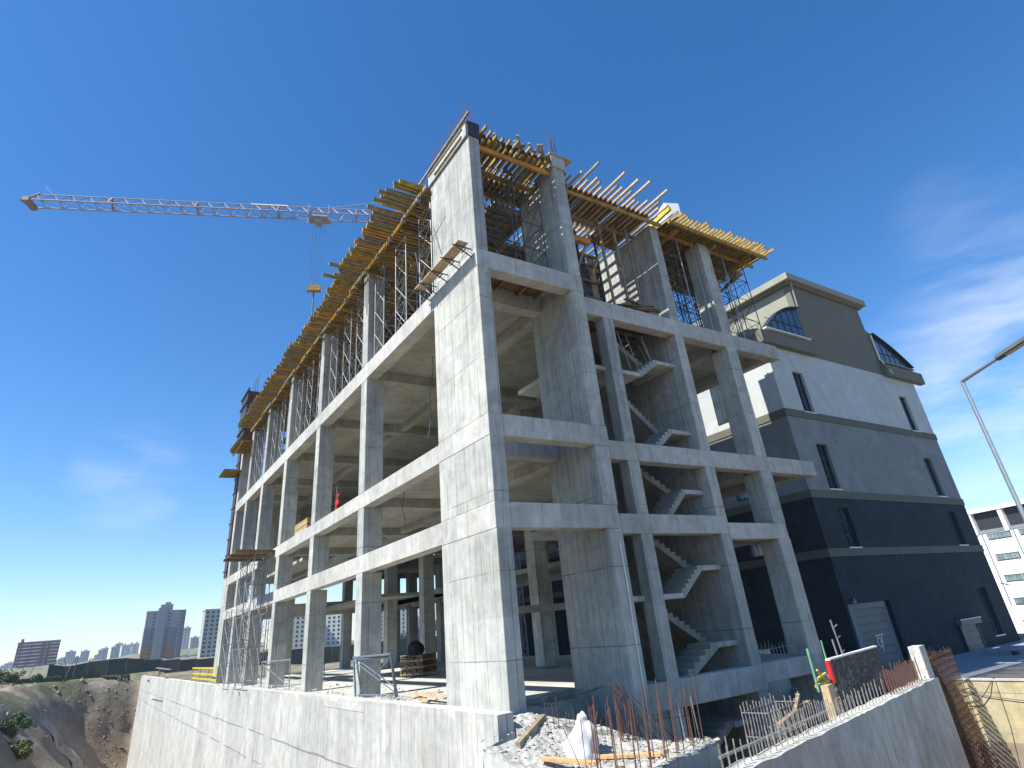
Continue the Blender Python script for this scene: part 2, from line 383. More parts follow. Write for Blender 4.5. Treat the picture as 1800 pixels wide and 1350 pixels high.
# left facade
COLY = [(12.5, 13.35), (21.25, 22.05), (29.9, 30.75), (38.1, 38.9), (45.0, 45.85), (50.35, 51.2)]
for y0, y1 in COLY:
    for a, b in LV: P_('column', B(0, 1.0, y0, y1, a, b))
P_('beam', B(-.004, .6, 3.96, 51.25, 5.05, 5.85), 'beam'); P_('beam', B(-.004, .6, 3.96, 32.1, 8.12, 8.87), 'beam'); P_('beam', B(-.004, .6, 37.1, 51.25, 8.12, 8.87), 'beam')
P_('beam', B(-.004, .65, 3.96, 51.25, 15.1, 16.0), 'beam')
# right facade
RB = [(5.46, 21.55, 15.03, 15.93), (5.46, 21.6, 8.07, 8.87), (5.46, 13.2, 5.05, 5.83), (13.21, 17.5, 4.82, 5.53), (5.46, 13.25, -1.02, -.13), (13.26, 17.55, -.80, -.1)]
for x0, x1, a, b in RB:
    o = P_('beam', B(x0, x1, 1.3, 1.9, a, b), 'beam')
RL = [(-.13, 5.05), (5.83, 8.07), (8.87, 15.03)]
for a, b in RL:
    P_('column', B(7.65, 8.3, 1.305, 1.9, a, b)); P_('column', B(12.55, 13.2, 1.305, 1.9, a, b))
P_('column', B(12.55, 13.2, 1.305, 1.9, 15.93, 22.05)); P_('column', B(12.6, 13.2, 1.32, 1.9, -6, -1.02)); P_('column', B(7.7, 8.25, 1.32, 1.9, -6, -1.02))
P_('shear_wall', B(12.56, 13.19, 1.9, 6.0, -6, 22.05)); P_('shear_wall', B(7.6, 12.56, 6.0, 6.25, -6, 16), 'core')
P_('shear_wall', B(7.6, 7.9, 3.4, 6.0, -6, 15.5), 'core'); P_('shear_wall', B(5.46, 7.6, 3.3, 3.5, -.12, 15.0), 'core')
P_('basement_wall', B(5.46, 7.7, 1.6, 1.85, -6, -1.02)); P_('basement_wall', B(1.3, 4.74, 2.3, 2.6, -6, -.3))
P_('basement_wall', B(13.2, 20.5, 5.5, 5.8, -6, -.8)); P_('basement_wall', B(20.3, 20.6, 1.2, 52, -6, -1.9))
for a, b in ((-6, -.8), (-.1, 4.82), (5.53, 8.07), (8.87, 15.03), (15.93, 22.05)): P_('column', B(16.65, 17.55, 1.302, 2.4, a, b))
for y in (12.5, 21.3, 30, 38, 45):
    for a, b in LV: P_('column', B(16.65, 17.55, y, y+.9, a, b-.01 if b < 20 else b))
for y in (14.3, 21.3, 30.1, 37.7, 45):
    for a, b in ((0, 8.12), (8.87, 15.1), (16, 22.05)): P_('column', B(11.35, 12.3, y, y+.9, a, b))
for x in (5.6, 11.6, 17, 20.7):
    for a, b in LV: P_('column', B(x, x+.9, 50.35, 51.2, a, b-.01 if b < 20 else b))
P_('beam', B(.6, 21.5, 50.36, 51.19, 4.9, 6.1), 'beam')
P_('beam', B(.6, 21.5, 50.4, 51.1, 15.1, 15.99), 'beam'); P_('beam', B(.6, 21.5, 50.4, 51.1, 8.12, 8.86), 'beam')
P_('beam', B(21.0, 21.5, 1.9, 50.3, 15.12, 15.98), 'beam'); P_('beam', B(21.05, 21.55, 1.9, 50.3, 8.15, 8.86), 'beam')
P_('beam', B(16.8, 17.4, 2.4, 12.5, 8.13, 8.6), 'beam'); P_('beam', B(16.8, 17.4, 2.4, 12.5, 15.12, 15.7), 'beam')
P_('beam', B(16.8, 17.4, 2.4, 50.3, 4.85, 5.5), 'beam')
P_('beam', B(.65, 4.75, 2.3, 2.9, 15.1, 15.98), 'beam'); P_('beam', B(.65, 4.75, 2.3, 2.9, 8.15, 8.86), 'beam')
P_('beam', B(4.76, 5.36, 3.1, 12.5, 15.08, 15.7), 'beam'); P_('beam', B(4.76, 5.36, 3.1, 12.5, 8.1, 8.62), 'beam')
P_('beam', B(8.3, 12.5, 12.6, 13.1, 2.75, 3.1), 'beam')
for z0, z1 in ((8.14, 8.62), (15.12, 15.7)):
    for y0, y1 in COLY[:5]:
        if z0 < 9 and y0 > 32: continue
        P_('beam', B(.66, 20.98, y0+.05, y1-.05, z0, z1), 'slab')
    P_('beam', B(11.5, 12.1, 6.3, 50.3, z0+.02, z1), 'slab'); P_('beam', B(5.6, 6.1, 13, 50.3, z0+.12, z1), 'slab')
P_('slab', B(.61, 20.99, 6.3, 31.8, 8.62, 8.86), 'slab'); P_('slab', B(.61, 4.74, 2.9, 6.3, 8.62, 8.86), 'slab'); P_('slab', B(5.46, 7.6, 1.9, 6.3, 8.62, 8.86), 'slab'); P_('slab', B(13.2, 21.05, 1.9, 6.3, 8.62, 8.86), 'slab')
P_('slab', B(3.5, 20.99, 37, 50.3, 8.62, 8.86), 'slab')
P_('slab', B(.66, 20.99, 6.3, 50.3, 15.7, 15.98), 'slab'); P_('slab', B(.66, 4.74, 2.9, 6.3, 15.7, 15.98), 'slab'); P_('slab', B(5.46, 7.6, 1.9, 6.3, 15.7, 15.92), 'slab'); P_('slab', B(13.2, 21.0, 1.9, 6.3, 15.7, 15.92), 'slab')
P_('slab', B(13.2, 16.6, 1.9, 50.3, 5.25, 5.52), 'slab'); P_('slab', B(7.9, 13.2, 13, 50.3, 5.25, 5.52), 'slab') if False else None
P_('slab', B(5.46, 7.6, 1.9, 6.0, 5.5, 5.8), 'slab')
P_('slab', B(9, 20.5, 34, 50.3, 5.25, 5.5), 'slab')
P_('infill_wall', B(6.6, 13.5, 50.7, 50.9, 8.87, 15.1)); P_('infill_wall', B(15, 20.7, 50.7, 50.9, 8.87, 15.1)); P_('infill_wall', B(1.0, 5.6, 50.7, 50.9, 8.87, 15.1)); P_('infill_wall', B(13.5, 15, 50.7, 50.9, 12, 15.1)); P_('infill_wall', B(3, 20.7, 50.7, 50.9, 16, 22))
# ground slab with a torn front edge
edge = [(-.45, .05), (.65, .05), (.65, 2.9), (1.5, 2.95), (2.1, 3.05), (2.7, 3.2), (3.2, 3.15), (3.8, 3.4), (4.7, 3.6), (5.5, 3.6), (5.5, 1.95), (7.6, 1.95), (7.6, 6.3), (20.6, 6.3), (20.6, 52), (-.45, 52)]
P_('ground_slab', MB().prismz(edge, -.4, -.12), 'floor'); P_('slab', B(13.2, 17.5, 1.9, 6.3, -.3, -.1), 'slab')
# stairs
def flight(x0, z0, x1, z1, y0, y1, name='stair_flight'):
    n = max(3, round(abs(z1-z0)/.18)); mb = MB(); dx = (x1-x0)/n; dz = (z1-z0)/n
    for k in range(n):
        a, b = sorted((x0+k*dx, x0+(k+1)*dx)); mb.box(a, b, y0, y1, z0+k*dz-.06, z0+(k+1)*dz)
    # straight soffit plate
    mb.beam((x0, (y0+y1)/2, z0-.13), (x1, (y0+y1)/2, z1-.13), y1-y0-.012, .2)
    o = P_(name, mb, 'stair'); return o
def landing(x0, x1, y0, y1, z): P_('landing', B(x0, x1, y0, y1, z-.2, z), 'con2')
def up(za, zl, zm):      # short front flight to the right landing, long back flight up to the left landing
    flight(9.85 if za > 0 else 9.3, za, 11.25, zl, 1.75, 3.05); landing(11.25, 12.55, 1.74, 3.06, zl); landing(12.25, 12.55, 3.06, 4.5, zl)
    flight(12.25, zl, 9.0, zm, 3.12, 4.45)
up(-.12, .85, 2.78); landing(7.0, 9.85, 1.7, 3.1, 2.78); landing(7.0, 9.0, 3.1, 5.9, 2.78)
up(2.78, 3.8, 5.83); landing(7.9, 9.85, 1.91, 3.1, 5.83); landing(7.9, 9.0, 3.1, 5.9, 5.83)
up(5.83, 7.05, 8.86); landing(7.9, 9.85, 1.91, 3.1, 8.86); landing(7.9, 9.0, 3.1, 5.9, 8.86)
up(8.86, 9.9, 12.6); landing(5.46, 9.85, 1.7, 3.1, 12.6); landing(5.46, 9.0, 3.1, 5.9, 12.6)
up(12.6, 13.5, 15.6)
flight(8.8, -3.2, 11.3, -1.9, 1.95, 3.4); flight(11.3, -5.5, 8.8, -3.2, 3.5, 5.2); P_('landing', B(11.3, 12.55, 1.75, 5.9, -2.1, -1.9), 'con')
# loose bars / props over the stair
for x, y in ((9.3, 2.2), (10.1, 2.4), (11.0, 2.2), (11.4, 2.6), (11.8, 3.2)):
    MB().bar((x, y, 15.05), (x+.35+rnd.random()*.2, y-.1, 13.5 if x > 11.3 else 12.9), .028, 6).obj('prop', 'steel', bld)
for a, b in (((1.4, 6.0, 15.6), (1.6, 6.1, 9.2)), ((2.6, 9.5, 15.6), (2.3, 9.6, 11.0)), ((1.2, 10.4, 8.6), (1.25, 10.3, 6.6)), ((2.0, 17, 15.6), (2.1, 17.1, 9.0))):
    q = MB(); n_ = 8
    q.poly([tuple(a[k]+(b[k]-a[k])*i/n_+(.12*math.sin(i*1.3) if k < 2 else 0) for k in range(3)) for i in range(n_+1)], .018, 5); q.obj('hanging_cable', 'dsteel', bld)
# rebar starters on the pier tops, beams and columns
for i in range(15):
    for x in (.1, .5):
        y = .15+i*.26; h = 1.0+rnd.random()*.9
        MB().bar((x, y, 22.2), (x+rnd.uniform(-.05,.05), y+rnd.uniform(-.05,.05), 22.95+h), .012).obj('rebar', 'rebar', bld)
for i in range(9): MB().bar((4.8+.07*i, .1+.1*(i%3), 22.3), (4.8+.07*i, .1+.1*(i%3), 24.3+rnd.random()*.5), .012).obj('rebar', 'rebar', bld)
for i in range(34):
    x = 13.4+i*.12; h = .55+rnd.random()*.25
    MB().bar((x, 1.45+.3*(i%2), -.1), (x+rnd.uniform(-.04,.04), 1.45+.3*(i%2), h-.1), .011).obj('rebar', 'rebarg', bld)
MB().bar((13.3, 1.45, .35), (17.4, 1.45, .38), .011).obj('rebar', 'rebarg', bld)
for i in range(26):       # bars sticking out of the torn slab edge
    x = .8+i*.155; MB().bar((x, 2.0+.02*i, -.2), (x+rnd.uniform(-.1,.1), .9+rnd.uniform(-.2,.2)+.02*i, rnd.uniform(-.9, .15)), .012).obj('rebar', 'rebarg', bld)
for y0, y1 in COLY[:5]:   # starters at column heads
    for i in range(4): MB().bar((.2+.2*i, (y0+y1)/2, 22), (.2+.2*i, (y0+y1)/2, 23.6+rnd.random()*.4), .012).obj('rebar', 'rebar', bld)
MB().bar((1.05, 12.2, 3.2), (1.05, 12.25, 3.25), .01).obj('rebar', 'rebarg', bld)
# white cable hanging down the second pier
c = MB(); c.poly([(5.2, -.03, 4.6), (5.22, -.05, 3.0), (5.2, -.04, 1.4), (5.22, -.05, -.9)], .022, 6); tag(c.obj('hanging_cable', 'white'), 'thin white cable hanging down the front of the second concrete pier', 'cable')

# ---------------------------------------------------------------- formwork decks
def deck(label): return thing('formwork_deck', label, 'formwork', group='timber formwork decks')
dA = deck('near half of the yellow joist row overhanging the left facade at roof level')
dB = deck('far half of the yellow joist row overhanging the left facade at roof level')
d = dA
y = 4.3; k = 0
while y < 44.5:
    tip = -1.62+rnd.uniform(-.18, .18) + (.25 if 16 < y < 24 else 0)
    if k in (33, 38): tip = -2.35
    d = dA if y < 22.5 else dB
    zt = 22.2 + rnd.uniform(-.02, .02)
    skew = rnd.uniform(-.06, .06)
    if y < 7: tip += rnd.uniform(-.5, .2); skew *= 3
    mt = 'joist2' if rnd.random() < .35 else 'joist'
    if rnd.random() < .06: mt = 'plyO'
    MB().beam((tip, y+skew, zt), (3.4, y-skew, zt), rnd.choice((.08, .10, .15)), .20).obj('joist', mt, d); y += rnd.uniform(.21, .30) if y < 22.5 else rnd.uniform(.24, .34); k += 1
for x in (-.25, 1.9):
    for i in range(15):
        ya = 4.1+i*2.72; d = dA if ya < 22 else dB; e = rnd.uniform(-.09, .09); MB().beam((x+e, ya-.3, 21.98), (x+e+rnd.uniform(-.07, .07), ya+2.9, 21.97), .09, .22).obj('stringer', 'joist' if i % 3 else 'joist2', d)
for i in range(22):
    ya = 4.6+i*1.85; d = dA if ya < 22 else dB; MB().box(-.42, -.22, ya, ya+.16, 21.62, 21.86).obj('beam_fork', 'steel', d)
for i in range(7):
    ya = 5+i*5.8; d = dA if ya < 20 else dB; MB().box(-.2, 3.4, ya, ya+5.6, 22.31, 22.335).obj('plywood', 'ply', d)
for i in range(16): yy = 5+i*2.4; d = dA if yy < 22 else dB; MB().beam((-.1, yy, 21.75), (2.6, yy+.2, 21.75), .09, .18).obj('stringer', 'joist', d)
rebs = []
d = deck('dark timber formwork deck over the middle of the top storey, seen from below')
y = 3.9
while y < 49: MB().beam((3.5, y, 22.2), (19.4 if y > 6.4 else 5.3, y, 22.2), .10, .20).obj('joist', 'joist2', d); y += .55
for x in (4, 6, 8, 10, 12, 14, 16, 18, 19.2): MB().beam((x, 6.5, 21.98), (x, 49, 21.98), .10, .22).obj('stringer', 'joist', d)
for i in range(6):
    for j in range(3): MB().box(3.5+i*2.65, 3.5+i*2.65+2.61, (3.8 if i == 0 else 4.6 if i == 5 else 6.6)+(j > 0)*0 if j == 0 else 6.6+j*14.2, 6.6+j*14.2+14.1, 22.31, 22.335).obj('plywood', 'ply', d)
d = deck('corner bay formwork deck of yellow slats between the two tall piers')
for i in range(13):
    x = .78+i*.315; MB().beam((x, -.1+rnd.uniform(-.15, .1), 22.12), (x+.05, 3.6, 22.12), .10, .20).obj('joist', 'joist' if i % 3 else 'joist2', d)
for i in range(11):
    x = .85+i*.37; MB().beam((x, -.2+rnd.uniform(-.15, .3), 22.78), (x, 2.2, 22.72), .10, .16).obj('joist', 'joist2' if i % 2 else 'joist', d)
for y in (.28, 1.7, 3.0): MB().beam((.62, y, 21.9), (4.73, y, 21.9), .12, .24).obj('stringer', 'plyO' if y < 1 else 'joist', d)
MB().box(.7, 4.7, .3, 1.3, 22.88, 22.9).obj('plywood', 'ply', d); MB().box(.7, 4.7, 2.2, 3.6, 22.3, 22.32).obj('plywood', 'ply', d)
for i in range(6): a = 1+rnd.random()*3; MB().beam((a, rnd.uniform(-.4, .2), 22.96), (a+.9, rnd.uniform(.2, 1), 23.0), .12, .05).obj('board', 'plank', d)
d = deck('mid formwork deck with long pale timbers sticking up past its edge, above the stair core')
for i in range(21):
    x = 5.75+i*.34; L = rnd.choice((-.1, .1, .2, -.3)); 
    if i in (3, 8, 11, 13, 17): L = -1.15-rnd.random()*.3
    MB().beam((x, L, 22.32), (x+.04, 4.2, 22.2), .09, .12).obj('joist', 'plank' if i % 3 else 'joist2', d)
for y, mt in ((1.0, 'joist'), (2.6, 'joist2'), (4.0, 'joist')): MB().beam((5.5, y, 22.0), (13.2, y, 22.0), .1, .22).obj('stringer', mt, d)
for i in range(3): MB().box(5.6+i*2.3, 7.8+i*2.3, .9, 3.3 if i == 1 else 4.4, 22.4, 22.42).obj('plywood', 'ply', d)
for i in range(12): x = 5.9+i*.6; MB().beam((x, 4.2, 22.2), (x, 6.4, 22.2), .09, .15).obj('joist', 'joist2', d)
d = deck('yellow slatted formwork deck over the right end bay, overhanging the cantilever')
for i in range(30):
    x = 13.4+i*.30+rnd.uniform(-.05,.05); MB().beam((x, -.05+rnd.uniform(-.25, .12), 22.2+rnd.uniform(-.02,.02)), (x+rnd.uniform(-.1,.1), 5.9, 22.2), .08, .18).obj('joist', 'joist' if i % 3 else 'joist2', d)
for y in (.5, 1.6, 2.9, 4.4, 5.6): MB().beam((13.3, y, 22.0), (22.3, y, 22.0), .12, .22).obj('stringer', 'joist', d)
for x in (14.2, 17.6, 20.9): MB().beam((x, .8, 21.8), (x, 5.9, 21.8), .12, .2).obj('stringer', 'joist', d)
MB().box(13.4, 21.9, .75, 6.5, 22.31, 22.33).obj('plywood', 'ply', d)
for i in range(5): MB().beam((21.2+.2*i, 2.2, 21.75), (22.0+.15*i, 3.2+i*.4, 21.75), .2, .04).obj('board', 'plank', d)
MB().beam((13.2, .1, 22.62), (13.35, 2.4, 22.5), .16, .25).obj('board', 'yellow', d)
d = deck('small plank deck with formwork in the slab opening under the corner bay')
for i in range(8): MB().box(.7+i*.5, .7+i*.5+.44, .62, 2.28, 15.86, 15.9).obj('plywood', 'ply', d)
for x in (1.0, 2.2, 3.4, 4.4): MB().beam((x, .62, 15.76), (x, 2.28, 15.76), .1, .16).obj('joist', 'joist', d)
MB().beam((.68, .9, 15.6), (4.7, .9, 15.6), .1, .16).obj('stringer', 'joist', d)
d = deck('dark formwork deck added to keep sun out of the stair core under the top storey')  # deck added over the stair core to stop sun stripes on its walls
for i in range(8): MB().box(8.0+i*.57, 8.0+i*.57+.54, 1.95, 5.95, 15.90, 15.93).obj('plywood', 'ply', d)
for i in range(6): MB().beam((8.0, 2.1+i*.7, 15.8), (12.5, 2.1+i*.7, 15.8), .1, .18).obj('joist', 'joist2', d)
d = deck('small yellow formwork deck hanging at the far left end of the roofline')
for i in range(9): MB().beam((-1.5, 45.3+i*.55, 21.0+.02*i), (.6, 45.3+i*.55, 21.0), .14, .12).obj('joist', 'joist', d)
MB().box(-1.3, .5, 45.2, 50.4, 21.08, 21.11).obj('plywood', 'ply', d); MB().beam((-1, 45, 20.85), (-1, 50.4, 20.85), .1, .2).obj('stringer', 'joist', d)
d = deck('lower yellow plank platform at the far end, one storey under the roof edge')
for i in range(7): MB().beam((-1.75, 50.2+i*.5, 19.2), (0, 50.2+i*.5, 19.25), .2, .10).obj('joist', 'joist', d)
MB().box(-1.7, 0, 50.1, 53.5, 19.3, 19.33).obj('plywood', 'ply', d)
# formwork caps on top of the two piers
o = thing('pier_formwork', 'grey formwork collar with a timber rail on top of the tall corner pier', 'formwork')
MB().box(-.09, -.02, .02, 3.95, 22.1, 22.95).obj('side_panel', 'conface', o); MB().box(.6, .66, .02, 3.95, 22.1, 22.95).obj('side_panel', 'dark', o)
MB().box(-.02, .6, -.07, -.01, 22.1, 22.95).obj('end_panel', 'dark', o)
MB().beam((-.16, -.5, 23.02), (-.14, 5.3, 22.9), .1, .12).obj('rail', 'joist2', o); MB().beam((-.13, .4, 22.3), (-.13, 3.2, 22.28), .06, .1).obj('rail', 'joist2', o); MB().beam((-.12, .3, 22.7), (-.12, 3.9, 22.7), .06, .06).obj('rail', 'steel', o)
o = thing('pier_formwork', 'pale timber formwork collar on top of the second pier', 'formwork')
MB().box(4.68, 5.52, -.08, -.02, 22.15, 22.9).obj('end_panel', 'conface', o); MB().box(5.5, 5.56, -.02, 2.5, 22.15, 22.85).obj('side_panel', 'plank', o)
MB().box(4.6, 6.0, -.15, .9, 22.92, 22.97).obj('board', 'plank', o)
# wall formwork in the stair core on the top storey
o = thing('wall_formwork', 'dark tied wall formwork with pale strips standing in the top storey beside the second pier', 'formwork')
for i in range(5):
    MB().box(5.9+i*.55, 6.3+i*.55, 2.1+.05*(i % 2), 2.2, 16.0, 19.2+(i < 3)*1.5).obj('panel', 'dark' if i % 2 else 'joist2', o)
for z in (16.5, 17.5, 18.5, 19.1): MB().beam((5.7, 2.03, z), (8.7, 2.03, z), .1, .12).obj('waler', 'ply', o)
for x in (5.8, 7.3, 8.6): MB().beam((x, 1.92, 16), (x, 1.92, 20.4), .1, .1).obj('soldier', 'dark', o)
MB().beam((5.5, 1.5, 19.4), (7.8, 1.5, 19.5), .25, .28).obj('waler', 'plyO', o); MB().beam((6.9, 1.7, 17.8), (7.9, 1.5, 20.0), .1, .12).obj('strut', 'joist2', o)
MB().beam((7.7, 1.6, 17.6), (8.7, 1.9, 19.2), .12, .14).obj('strut', 'joist', o)
for i in range(5): MB().bar((8.0+i*.3, 5.0, 16), (8.0+i*.3, 5.0, 18.2), .015).obj('rebar', 'rebar', o)
for i, (x, dx) in enumerate(((9.4, .7), (10.5, .5), (11.5, .3))):
    c = MB().beam((x, 2.2, 22.0), (x+dx*.2, 2.2, 16.4+i*.6), .11, .11).obj('timber_prop', 'joist2')
    tag(c, ('left', 'middle', 'right')[i]+' one of the three timber props standing under the mid deck over the stair core', 'prop', 'timber props over the stair core')
o = thing('plank_pile', 'untidy heap of dark planks and tubes on the beam beside the top storey column', 'planks')
for i in range(12):
    x = 9.4+rnd.random()*1.3; MB().beam((x, 1.2+rnd.random()*.9, 16.0+.05*i), (x+1.6+rnd.random()*.6, 1.1+rnd.random(), 16.05+.06*i), .16, .045).obj('plank', 'ply' if i % 2 else 'joist2', o)
# inclined-board bracket platform on the corner pier
o = thing('bracket_platform', 'narrow plank walkway on tube brackets around the top of the corner pier', 'scaffold')
MB().box(-.78, -.30, .1, 4.3, 16.12, 16.17).obj('board', 'plank', o)
for y in (.35, 1.4, 2.5, 3.6, 4.25): MB().bar((-.9, y, 16.08), (.0, y, 16.08), .03, 6).bar((-.8, y, 16.08), (-.02, y, 15.7), .03, 6).bar((-.35, y-.2, 15.95), (-.35, y+.2, 15.95), .03, 6).obj('bracket', 'dsteel', o)
for y, dx in ((1.2, -.2), (3.3, -.1)): MB().bar((-.95, y, 16.1), (-.95+dx, y+.25, 17.6), .02).obj('guard_post', 'dsteel', o)
MB().bar((-1.0, .6, 17.6), (-1.0, 3.4, 16.9), .012).obj('guard_line', 'dsteel', o)

# ---------------------------------------------------------------- scaffolding
def tower(name, label, w, dpt, h, mat, nlift=4, group=None, jack=True):
    t_ = thing(name, label, 'scaffold', group=group); r = .03
    for x in (0, w):
        for y in (0, dpt):
            mb = MB().bar((x, y, 0), (x, y, h), r, 6)
            mb.box(x-.08, x+.08, y-.08, y+.08, 0, .015); mb.box(x-.09, x+.09, y-.09, y+.09, h-.01, h+.01); mb.obj('leg', mat, t_)
    lz = h/nlift
    for k in range(nlift+1):
        z = min(h-.15, k*lz+.25); mb = MB()
        mb.bar((0, 0, z), (w, 0, z), .022).bar((0, dpt, z), (w, dpt, z), .022).bar((0, 0, z), (0, dpt, z), .022).bar((w, 0, z), (w, dpt, z), .022); mb.obj('ledger', mat, t_)
    for s, (a, b) in enumerate((((0, 0), (w, 0)), ((0, dpt), (w, dpt)), ((0, 0), (0, dpt)), ((w, 0), (w, dpt)))):
        mb = MB()
        for k in range(nlift):
            z0 = k*lz+.25; z1 = min(h-.2, z0+lz); p, q = (a, b) if (k+s) % 2 else (b, a)
            mb.bar((p[0], p[1], z0), (q[0], q[1], z1), .017)
            if s > 1: mb.bar((q[0], q[1], z0), (p[0], p[1], z1), .017)
        mb.obj('brace', mat, t_)
    return t_
L0 = 'grey steel shoring tower under the roof formwork in the front row of the left facade'
GRP = 'steel shoring towers under the roof formwork'
ft = tower('shoring_tower', 'x', 1.25, 1.4, 5.9, 'steel', 4, GRP)
ords = ['first', 'second', 'third', 'fourth', 'fifth', 'sixth']
spots = []
bays = [(4.3, 12.4), (13.5, 21.1), (22.2, 29.8), (30.9, 38.0), (39.0, 44.9)]
KN = {}
first = True
for bi, (a, b) in enumerate(bays):
    for j in range(3):
        y = a+.4+j*(b-a-2.0)/2
        lb = '%s pale shoring tower in the %s bay of the left facade from the corner' % (ords[j], ords[bi])
        if first: ft.location = (.35, y, 16.0); ft['label'] = lb; first = False
        else: dup(ft, (.35+rnd.uniform(-.05, .1), y, 16.0), 0, lb)
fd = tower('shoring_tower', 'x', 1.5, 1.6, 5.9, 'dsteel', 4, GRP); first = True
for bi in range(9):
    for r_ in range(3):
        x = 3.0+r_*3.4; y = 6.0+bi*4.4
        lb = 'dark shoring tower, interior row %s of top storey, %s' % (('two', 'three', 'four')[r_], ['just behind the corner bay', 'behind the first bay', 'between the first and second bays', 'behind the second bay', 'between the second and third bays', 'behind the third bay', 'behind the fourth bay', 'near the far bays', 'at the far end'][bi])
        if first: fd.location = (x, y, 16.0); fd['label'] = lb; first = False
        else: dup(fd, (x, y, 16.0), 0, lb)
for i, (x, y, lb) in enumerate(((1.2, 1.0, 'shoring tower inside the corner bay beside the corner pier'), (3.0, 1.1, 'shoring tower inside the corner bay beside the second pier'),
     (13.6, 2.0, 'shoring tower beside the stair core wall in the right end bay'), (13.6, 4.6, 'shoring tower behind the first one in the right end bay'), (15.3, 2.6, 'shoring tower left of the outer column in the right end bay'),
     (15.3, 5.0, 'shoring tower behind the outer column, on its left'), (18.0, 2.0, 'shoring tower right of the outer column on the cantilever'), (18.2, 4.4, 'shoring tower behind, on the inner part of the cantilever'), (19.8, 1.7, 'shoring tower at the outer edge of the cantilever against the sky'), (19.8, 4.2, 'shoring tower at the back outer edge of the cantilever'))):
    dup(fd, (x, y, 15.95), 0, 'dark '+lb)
for i, (x, lb) in enumerate(((13.35, 'against the stair core wall'), (14.9, 'in the middle of the end bay'), (16.2, 'just left of the outer column'), (19.0, 'in front of the cantilever towers'))):
    c = MB().bar((x, 1.5, 15.95), (x, 1.5, 21.9), .04, 6).bar((x, 1.5, 18.9), (x, 1.5, 19.0), .06, 6).obj('steel_prop', 'steel'); tag(c, 'slim grey steel prop under the right end deck, '+lb, 'prop', 'steel props under the right end deck')
# ground level left: scaffold under the loading platform
pl = thing('loading_platform', 'brown plywood loading platform jutting from the left facade above the scaffold', 'platform')
MB().add([(-2.75, 30.7, 8.66), (-.02, 31.2, 8.66), (-.02, 36.6, 8.66), (-2.75, 36.0, 8.66), (-2.75, 30.7, 8.70), (-.02, 31.2, 8.70), (-.02, 36.6, 8.70), (-2.75, 36.0, 8.70)],
         [(0,3,2,1),(4,5,6,7),(0,1,5,4),(1,2,6,5),(2,3,7,6),(3,0,4,7)]).obj('deck', 'ply', pl)
for y in (31.3, 33.5, 35.7): MB().beam((-2.8, y, 8.57), (.3, y+.3, 8.57), .1, .16).obj('joist', 'joist2', pl)
a1 = tower('facade_scaffold', 'bright steel scaffold bay at the pit edge under the loading platform, nearest one', 1.2, 2.4, 8.45, 'steel', 4, 'scaffold bays under the loading platform'); a1.location = (-.4-.9, 31.6, 0.02)
dup(a1, (-1.3, 34.2, .02), 0, 'steel scaffold bay under the far half of the loading platform')
dup(a1, (-1.3, 38.6, .02), 0, 'steel scaffold bay standing beyond the loading platform near the far columns', (1, 1, .62))
dup(a1, (1.3, 40.5, .02), 0, 'steel scaffold bay standing inside the building behind the far columns', (1, 1, .55))
c = MB(); c.beam((-1.4, 34.0, 2.9), (-.1, 36.8, 2.95), .3, .06).beam((-1.4, 34.0, 2.97), (-.3, 37.2, 3.02), .2, .05); tag(c.obj('scaffold_board', 'plank'), 'two pale planks laid across the scaffold low under the loading platform', 'planks')
def fr(name, label, pts, mat, r=.03, grp=None):
    o = thing(name, label, 'frame', group=grp)
    for nm, a, b in pts: MB().bar(a, b, r if nm != 'brace' else r*.6, 6).obj(nm, mat, o)
    return o
# blue braced frames by the second column
o = fr('scaffold_trestle', 'blue and grey braced scaffold frame standing in front of the nearest facade column', [('leg', (-.3, 12.1, 0), (-.3, 12.5, 1.55)), ('leg', (-.1, 11.9, 0), (-.28, 12.2, 1.5)), ('leg', (.35, 9.2, 0), (.0, 8.9, 1.6)), ('leg', (.5, 9.4, 0), (.1, 9.1, 1.55)),
   ('ledger', (-.3, 12.5, 1.5), (.0, 8.9, 1.55)), ('ledger', (-.28, 12.2, 1.42), (.1, 9.1, 1.47)), ('ledger', (-.2, 12.0, .05), (.45, 9.3, .06)), ('brace', (-.3, 12.4, 1.35), (.45, 9.3, .1)), ('brace', (-.15, 12.0, .1), (.03, 9.0, 1.45)), ('brace', (-.25, 12.1, 1.4), (.4, 9.2, .3))], 'bsteel', .045)
o = fr('scaffold_trestle', 'thin grey scaffold frame leaning in front of the third facade column', [('leg', (-.2, 31.2, 0), (-.2, 31.4, 1.5)), ('leg', (-.1, 27.5, 0), (-.1, 27.5, 2.4)), ('leg', (.1, 25.0, 0), (.1, 25.1, 1.6)), ('ledger', (-.2, 31.4, 1.45), (.1, 25.1, 1.5)), ('brace', (-.2, 31.0, 1.3), (.1, 25.1, .1)), ('ledger', (-.1, 29, .1), (.1, 25.1, .12))], 'steel', .035)
# ladders/frames inside
o = fr('scaffold_trestle', 'small grey frame of crossed tubes lying on the slab behind the second facade column', [('leg', (3.2, 30, 0), (3.2, 30.4, 1.4)), ('leg', (4.6, 33, 0), (4.6, 33.2, 1.3)), ('ledger', (3.2, 30.4, 1.35), (4.6, 33.2, 1.3)), ('brace', (3.2, 30, .1), (4.6, 33, 1.2)), ('brace', (3.0, 31, .1), (5.0, 34.0, .9))], 'dsteel', .03)
